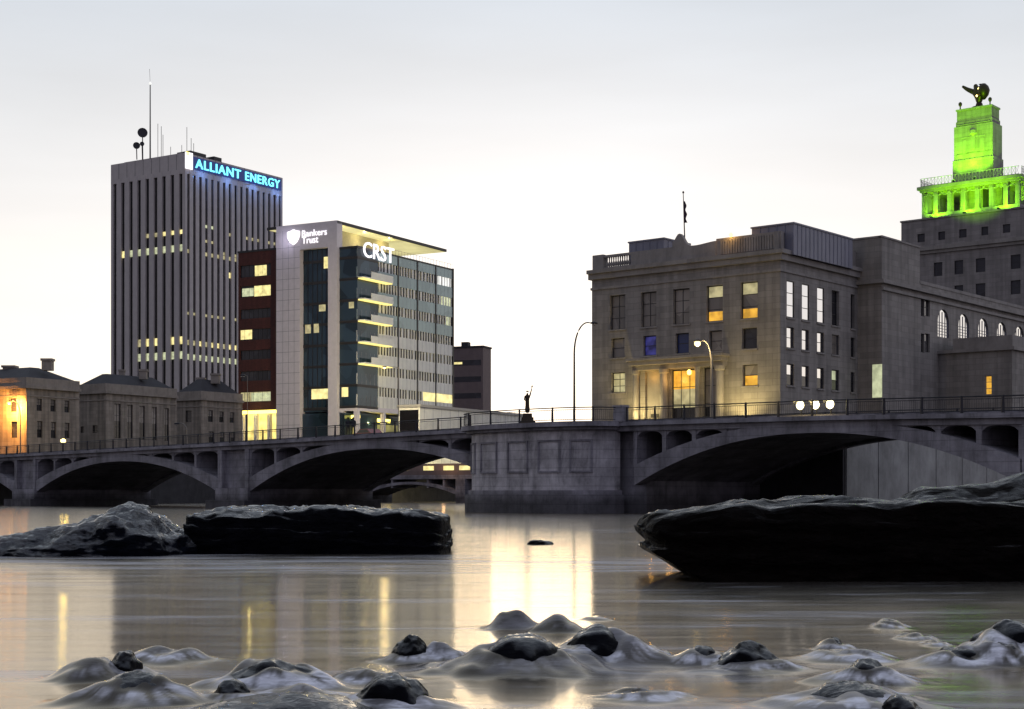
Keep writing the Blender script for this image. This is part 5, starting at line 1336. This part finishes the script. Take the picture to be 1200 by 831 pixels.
# roof gear: mast, dishes, whips
def onroof(px, D): return place(px, D, 0)
mb = MB(); q = onroof(176, 418); q.z = ztop; zt2 = CAMH+(HY-98)/F*418; mb.tube([q, Vector((q.x,q.y,zt2))], [.22,.14], 6); mb.tube([Vector((q.x,q.y,zt2)), Vector((q.x-.2,q.y,zt2+4))], .04, 5)
ms = mb.build('antenna_mast', M['metal'], al)
MB().lathe((q.x,q.y,zt2), [(.1,-.4),(.4,0),(.1,.5)], 8).build('beacon', M['lit_white'], ms)
def dish(px, py, r, D=415):
    c = place(px, D, CAMH+(HY-py)/F*D); mb = MB(); n_ = Vector((.25,-.95,.1)).normalized(); mb.tube([c+n_*.1, c+n_*.35, c-n_*.5, c-n_*.7], [r*.96, r, r*.55, r*.2], 16)
    mb.tube([c-n_*.5, Vector((c.x-.0, c.y+.4, ztop))], .14, 6); mb.build('dish', M['metal'], al)
dish(167, 156, 1.35); dish(160, 171, .95); dish(166.5, 169, .6)
mb = MB()
for px, y in ((185,145),(189,148),(191,158),(219,149),(224,162),(227,168),(200,172),(213,170)):
    q = onroof(px, 425); mb.tube([Vector((q.x,q.y,ztop-1)), Vector((q.x,q.y,CAMH+(HY-y)/F*425))], .07, 4)
mb.build('whip_antenna', M['metal'], al)
mb = MB(); TFa.box(mb, LAf-9, LAf-4, -12, -6, ztop+1, ztop+2.2); TSa.box(mb, 14, 17, -6, -3, ztop, ztop+2); mb.build('roof_unit', M['metal'], al)
q = TSa.p(LAs-2, -1, 0)

# ---- far office
fo0 = place(524, 430); FFo = Frame((fo0.x, fo0.y), -Vector((-.93, .36))); LFF = FFo.at(566); zff = CAMH+(HY-406)/F*fo0.y*.985
fb = thing('far_office', 'distant brown flat-roofed office with horizontal window bands', 'building', (fo0.x, fo0.y, 6.6))
mb = MB(); FFo.box(mb, 0, LFF, -6, 0, 6, zff); mb.build('wall', M['far_wall'], fb)
mb = MB(); FFo.box(mb, -.2, LFF+.2, -6.2, .2, zff, zff+.5); FFo.box(mb, 3, 5, -5, -3, zff+.5, zff+2); mb.build('roof', M['roof'], fb)
for i in range(5):
    z = zff-4.0-i*4.6; mb = MB(); FFo.box(mb, .6, LFF-.6, .003, .05, z-.9, z+.6); wv = mb.build('window_band', M['pane'], fb)
mb = MB(); FFo.box(mb, 1.5, 4.6, .06, .1, zff-4.5, zff-3.9); mb.build('lit_window', M['lit'], fb)

# ---- stone wings on the left bank
CU = Vector((-.8416, .540)); CV = Vector((.540, .8416)).normalized()
def wing(name, label, cx, D, xl, xr, ycorn, hip, wl_specs, wr_specs, chim, reveal=.35, chs=()):
    C_ = place(cx, D); C2 = Vector((C_.x, C_.y)); t = thing(name, label, 'building', (C_.x, C_.y, 6.6))
    Ls = Frame(C2, CV).at(xr); 
    g0 = Frame(C2, -CU); s_l = g0.at(xl); Ll = -s_l
    LFr = Frame(C2+CU*Ll, -CU); LSd = Frame(C2, CV); zc = CAMH+(HY-ycorn)/F*D
    hl = [rect(LFr, q) for q in wl_specs]; hr = [rect(LSd, q) for q in wr_specs]
    mb = MB(); wall(mb, LFr, 0, Ll, 6.4, zc, hl, reveal); wall(mb, LSd, 0, Ls, 6.4, zc, hr, reveal)
    mb.build('wall', M['court_stone'], t)
    mb = MB(); LFr.box(mb, .45, Ll-.45, -Ls, -.45, 6.5, zc-.1); mb.build('interior', M['frame'], t)
    mb = MB(); LFr.box(mb, -.35, Ll+.45, -Ls-.0, .45, zc+.0, zc+.45); LFr.box(mb, -.1, Ll+.1, -Ls, .12, zc+.45, zc+1.7); mb.build('parapet', M['court_trim'], t)
    mb = MB(); LFr.box(mb, 0, Ll+.12, -Ls, .12, zc-1.2, zc-1.0); mb.build('string_course', M['court_trim'], t)
    zr = zc+1.7; e = .4
    A = [LFr.p(e, -e, zr), LFr.p(Ll-e, -e, zr), LFr.p(Ll-e, -Ls+e, zr), LFr.p(e, -Ls+e, zr)]
    mlt = min(Ll, Ls)*.42; B = [LFr.p(mlt, -mlt, zr+hip), LFr.p(max(mlt+.5, Ll-mlt), -mlt, zr+hip), LFr.p(max(mlt+.5, Ll-mlt), -max(mlt+.5, Ls-mlt), zr+hip), LFr.p(mlt, -max(mlt+.5, Ls-mlt), zr+hip)]
    mb = MB(); mb.hexa(A+B); rf = mb.build('roof', M['roof'], t)
    for (a, b, wd, hh) in chim:
        q = LFr.p(Ll*a, -Ls*b, zr+hip*.7); mb = MB(); mb.prism([(q.x-wd,q.y-wd),(q.x+wd,q.y-wd),(q.x+wd,q.y+wd),(q.x-wd,q.y+wd)], q.z, q.z+hh+hip*.3); mb.prism([(q.x-wd*1.2,q.y-wd*1.2),(q.x+wd*1.2,q.y-wd*1.2),(q.x+wd*1.2,q.y+wd*1.2),(q.x-wd*1.2,q.y+wd*1.2)], q.z+hh+hip*.3, q.z+hh+.35+hip*.3)
        mb.build('chimney', M['court_trim'], rf)
    for h in hl: window(t, LFr, h, .3, 1, 3)
    for h in hr: window(t, LSd, h, .3, 2, 3, [(0,.5,M['pane']),(.5,1,M['pane_dim'])])
    return t, LFr, LSd
c4 = lambda a, b, c, d: (a/3.957, 400+b/3.957, c/3.957, 400+d/3.957)
wing('stone_wing', 'stone courthouse wing with its end wall glowing orange at the left edge', 31, 235, -60, 93, 455, 2.0,
     [c4(47,265,77,327), c4(50,372,80,448), c4(-60,268,-30,332), c4(-60,376,-30,452)],
     [c4(170,266,195,323), c4(234,270,258,326), c4(299,275,322,330), c4(172,370,197,447), c4(236,374,260,449), c4(300,378,323,449)], [(.93,.5,.75,.9),(.45,.5,.9,.2)])
wing('stone_wing', 'middle dark stone courthouse wing with five tall windows and a low hipped roof', 124, 258, 90, 207, 461, 1.9,
     [c4(372,395,390,425), c4(428,390,452,425)],
     [c4(530+58*i, 290+5*i, 560+56*i, 450+3*i) for i in range(5)], [(.8,.6,.6,.8),(.3,.5,.45,.8)])
wing('stone_wing', 'smallest dark stone courthouse wing nearest the red brick office', 236, 280, 205, 284, 469, 2.4,
     [c4(860,322,888,375)],
     [c4(965,320,988,374), c4(1017,326,1038,376), c4(1065,330,1086,378), c4(968,418,992,470), c4(1019,420,1042,470), c4(1067,422,1090,470)], [(.75,.5,.75,.8),(.2,.5,.7,.2)])
# steam vent on the middle roof : small white plume pipe
# ---- far bridge upstream seen under the second arch
fbr0 = place(541, 262); fb_d = Vector((.82, -.57)).normalized(); FB = Frame((fbr0.x, fbr0.y), fb_d)
fbt = thing('distant_bridge', 'distant concrete arch bridge glimpsed under the second arch left of the central pier', 'bridge', (fbr0.x, fbr0.y, 0))
mb = MB(); FB.box(mb, -34, 40, -8, 0, 4.1, 4.8); mb.build('deck', M['concrete'], fbt)
for j in (-1, 0):
    sa = 1.0+j*23.0; hw = 10.5; mbb = MB(); n_ = 24; prev = None
    for i in range(n_+1):
        u = -1+2*i/n_; s = sa+hw+hw*u; zi = 1.3+1.9*(1-u*u); b = len(mbb.v)
        mbb.v += [tuple(FB.p(s,-7.5,zi)), tuple(FB.p(s,-.1,zi)), tuple(FB.p(s,-.1,zi+.45+.3*u*u)), tuple(FB.p(s,-7.5,zi+.45+.3*u*u))]
        if prev is not None:
            for k in range(4): mbb.f.append((prev+k, prev+(k+1) % 4, b+(k+1) % 4, b+k))
        prev = b
    mbb.build('arch', M['concrete'], fbt)
    for s_k in (3, 6.5, 14.5, 18):
        pm = MB(); FB.box(pm, sa+s_k-.2, sa+s_k+.2, -7, -.2, 2.6, 4.1); pm.build('spandrel_wall', M['concrete'], fbt)
for sc0_ in (-23, 0, 23):
    pm = MB(); FB.box(pm, sc0_-1.0, sc0_+1.0, -8.2, .4, -1.2, 4.1); pm.build('pier', M['concrete'], fbt)
mb = MB(); FB.box(mb, -34, 40, -.3, 0, 4.8, 5.6); mb.build('parapet', M['far_wall'], fbt)
mb = MB()
for s_k in (-19, -13, -8.5, -5, -1, 3, 8): FB.box(mb, s_k, s_k+2.2, -6.2, -6, 5.7, 6.5)
mb.build('light_strip', M['lit'], fbt)
mb = MB(); FB.box(mb, -34, 40, -6.6, -6.25, 4.8, 6.9); mb.build('back_parapet', M['far_wall'], fbt)
spot(fbt, place(512, 284, 4.0), place(500, 300, 1.5), 2500, (1,.85,.35), R(120), .8); point(fbt, FB.p(-8, -3.5, 5.6), 150, (1,.6,.3), .3); point(fbt, FB.p(-2, 2.5, 6.4), 120, (1,.6,.3), .3)

# ================================================================== CAR + PEOPLE on the bridge
cp = on_bridge(431, -11.5); cp.z -= .13
car = thing('parked_car', 'red car behind the bridge railing in front of the glass lobby', 'car', cp)
CF = Frame((cp.x, cp.y), BD)
def car_body():
    prof = [(-2.2,.45),(-2.25,.8),(-1.7,.95),(-.9,1.0),(-.35,1.42),(.9,1.45),(1.5,1.02),(2.15,.95),(2.2,.5),(1.9,.3),(-1.9,.3)]
    mb = MB(); fr_ = [CF.p(s, .85, cp.z+z) for s, z in prof]; bk_ = [CF.p(s, -.85, cp.z+z) for s, z in prof]
    mb.poly(fr_); mb.poly(list(reversed(bk_)))
    for k in range(len(prof)): k2 = (k+1) % len(prof); mb.quad(fr_[k], bk_[k], bk_[k2], fr_[k2])
    return mb
car_body().build('body', M['red_paint'], car)
mb = MB(); mb.poly([CF.p(s,.86,cp.z+z) for s, z in ((-.8,1.02),(-.33,1.36),(.85,1.39),(1.3,1.02))]); mb.build('window', M['pane'], car)
for s in (-1.4, 1.4):
    for h in (.8, -.8):
        a = CF.p(s, h-.1, cp.z+.32); b = CF.p(s, h+.1, cp.z+.32); MB().tube([a,b], .32, 14).build('wheel', M['tyre'], car)
for h in (.6, -.6): mb = MB(); CF.box(mb, 2.18, 2.24, h-.2, h+.2, cp.z+.7, cp.z+.85); mb.build('tail_light', M['red_light'], car)
for h in (.6, -.6): mb = MB(); CF.box(mb, -2.28, -2.2, h-.2, h+.2, cp.z+.65, cp.z+.78); mb.build('headlight', M['lit_white'], car)
# red neon sign on the lobby wall
ns_ = thing('neon_sign', 'red glowing sign in the lobby window under the office block corner', 'sign', OF.p(LFo-1.0, -2.2, 8))
mb = MB(); OF.box(mb, LFo-1.7, LFo+.8, -1.2, -1.1, 10.6, 11.1); OF.box(mb, LFo-1.0, LFo+1.9, -1.2, -1.1, 9.3, 10.1); mb.build('sign_tube', M['red_light'], ns_)
mb = MB(); OF.box(mb, LFo-1.9, LFo+2.0, -1.35, -1.21, 9.1, 11.3); OF.box(mb, LFo-.1, LFo+.1, -1.35, -1.21, 7, 9.1); mb.build('sign_panel', M['frame'], ns_)

def person(label, base, face, coat, pal):
    t = thing('person', label, 'person', base); b = Vector(base); rt = Vector((face.y, -face.x, 0))
    P3 = lambda r, f, z: b+rt*r+face*f+Vector((0,0,z))
    pts = [P3(0,0,.95), P3(0,0,1.2), P3(0,0,1.42), P3(0,.01,1.52), P3(0,.02,1.66), P3(-.1,0,.88), P3(-.11,.04,.48), P3(-.11,0,.08), P3(-.11,.12,.04), P3(.1,0,.88), P3(.11,.0,.48), P3(.12,-.06,.08), P3(.12,.06,.04),
           P3(-.2,0,1.4), P3(-.25,.0,1.12), P3(-.24,.12,.9), P3(.2,0,1.4), P3(.25,.0,1.12), P3(.24,.12,.9)]
    ed = [(0,1),(1,2),(2,3),(3,4),(0,5),(5,6),(6,7),(7,8),(0,9),(9,10),(10,11),(11,12),(2,13),(13,14),(14,15),(2,16),(16,17),(17,18)]
    rd = [.15,.15,.15,.055,.1,.095,.065,.045,.04,.095,.065,.045,.04,.07,.05,.035,.07,.05,.035]
    skin_mesh('body', pts, ed, rd, M[coat], t, 2)
    q = P3(0,-.01,1.7); MB().lathe((q.x,q.y,q.z), [(.02,-.06),(.115,-.03),(.12,.03),(.09,.09),(.02,.12)], 12).build('hair', M['tyre'], t, smooth=True)
fc = Vector((.3,-.95,0)).normalized()
for px, dh, lab, ct in ((408, -1.0, 'person in a dark coat walking on the bridge, left of the red car', 'cloth_dark'), (414, -1.3, 'person in a dark coat and pale hood beside the other walker, nearer the red car', 'cloth_dark')):
    p = on_bridge(px, dh); person(lab, p, fc, ct, 0)
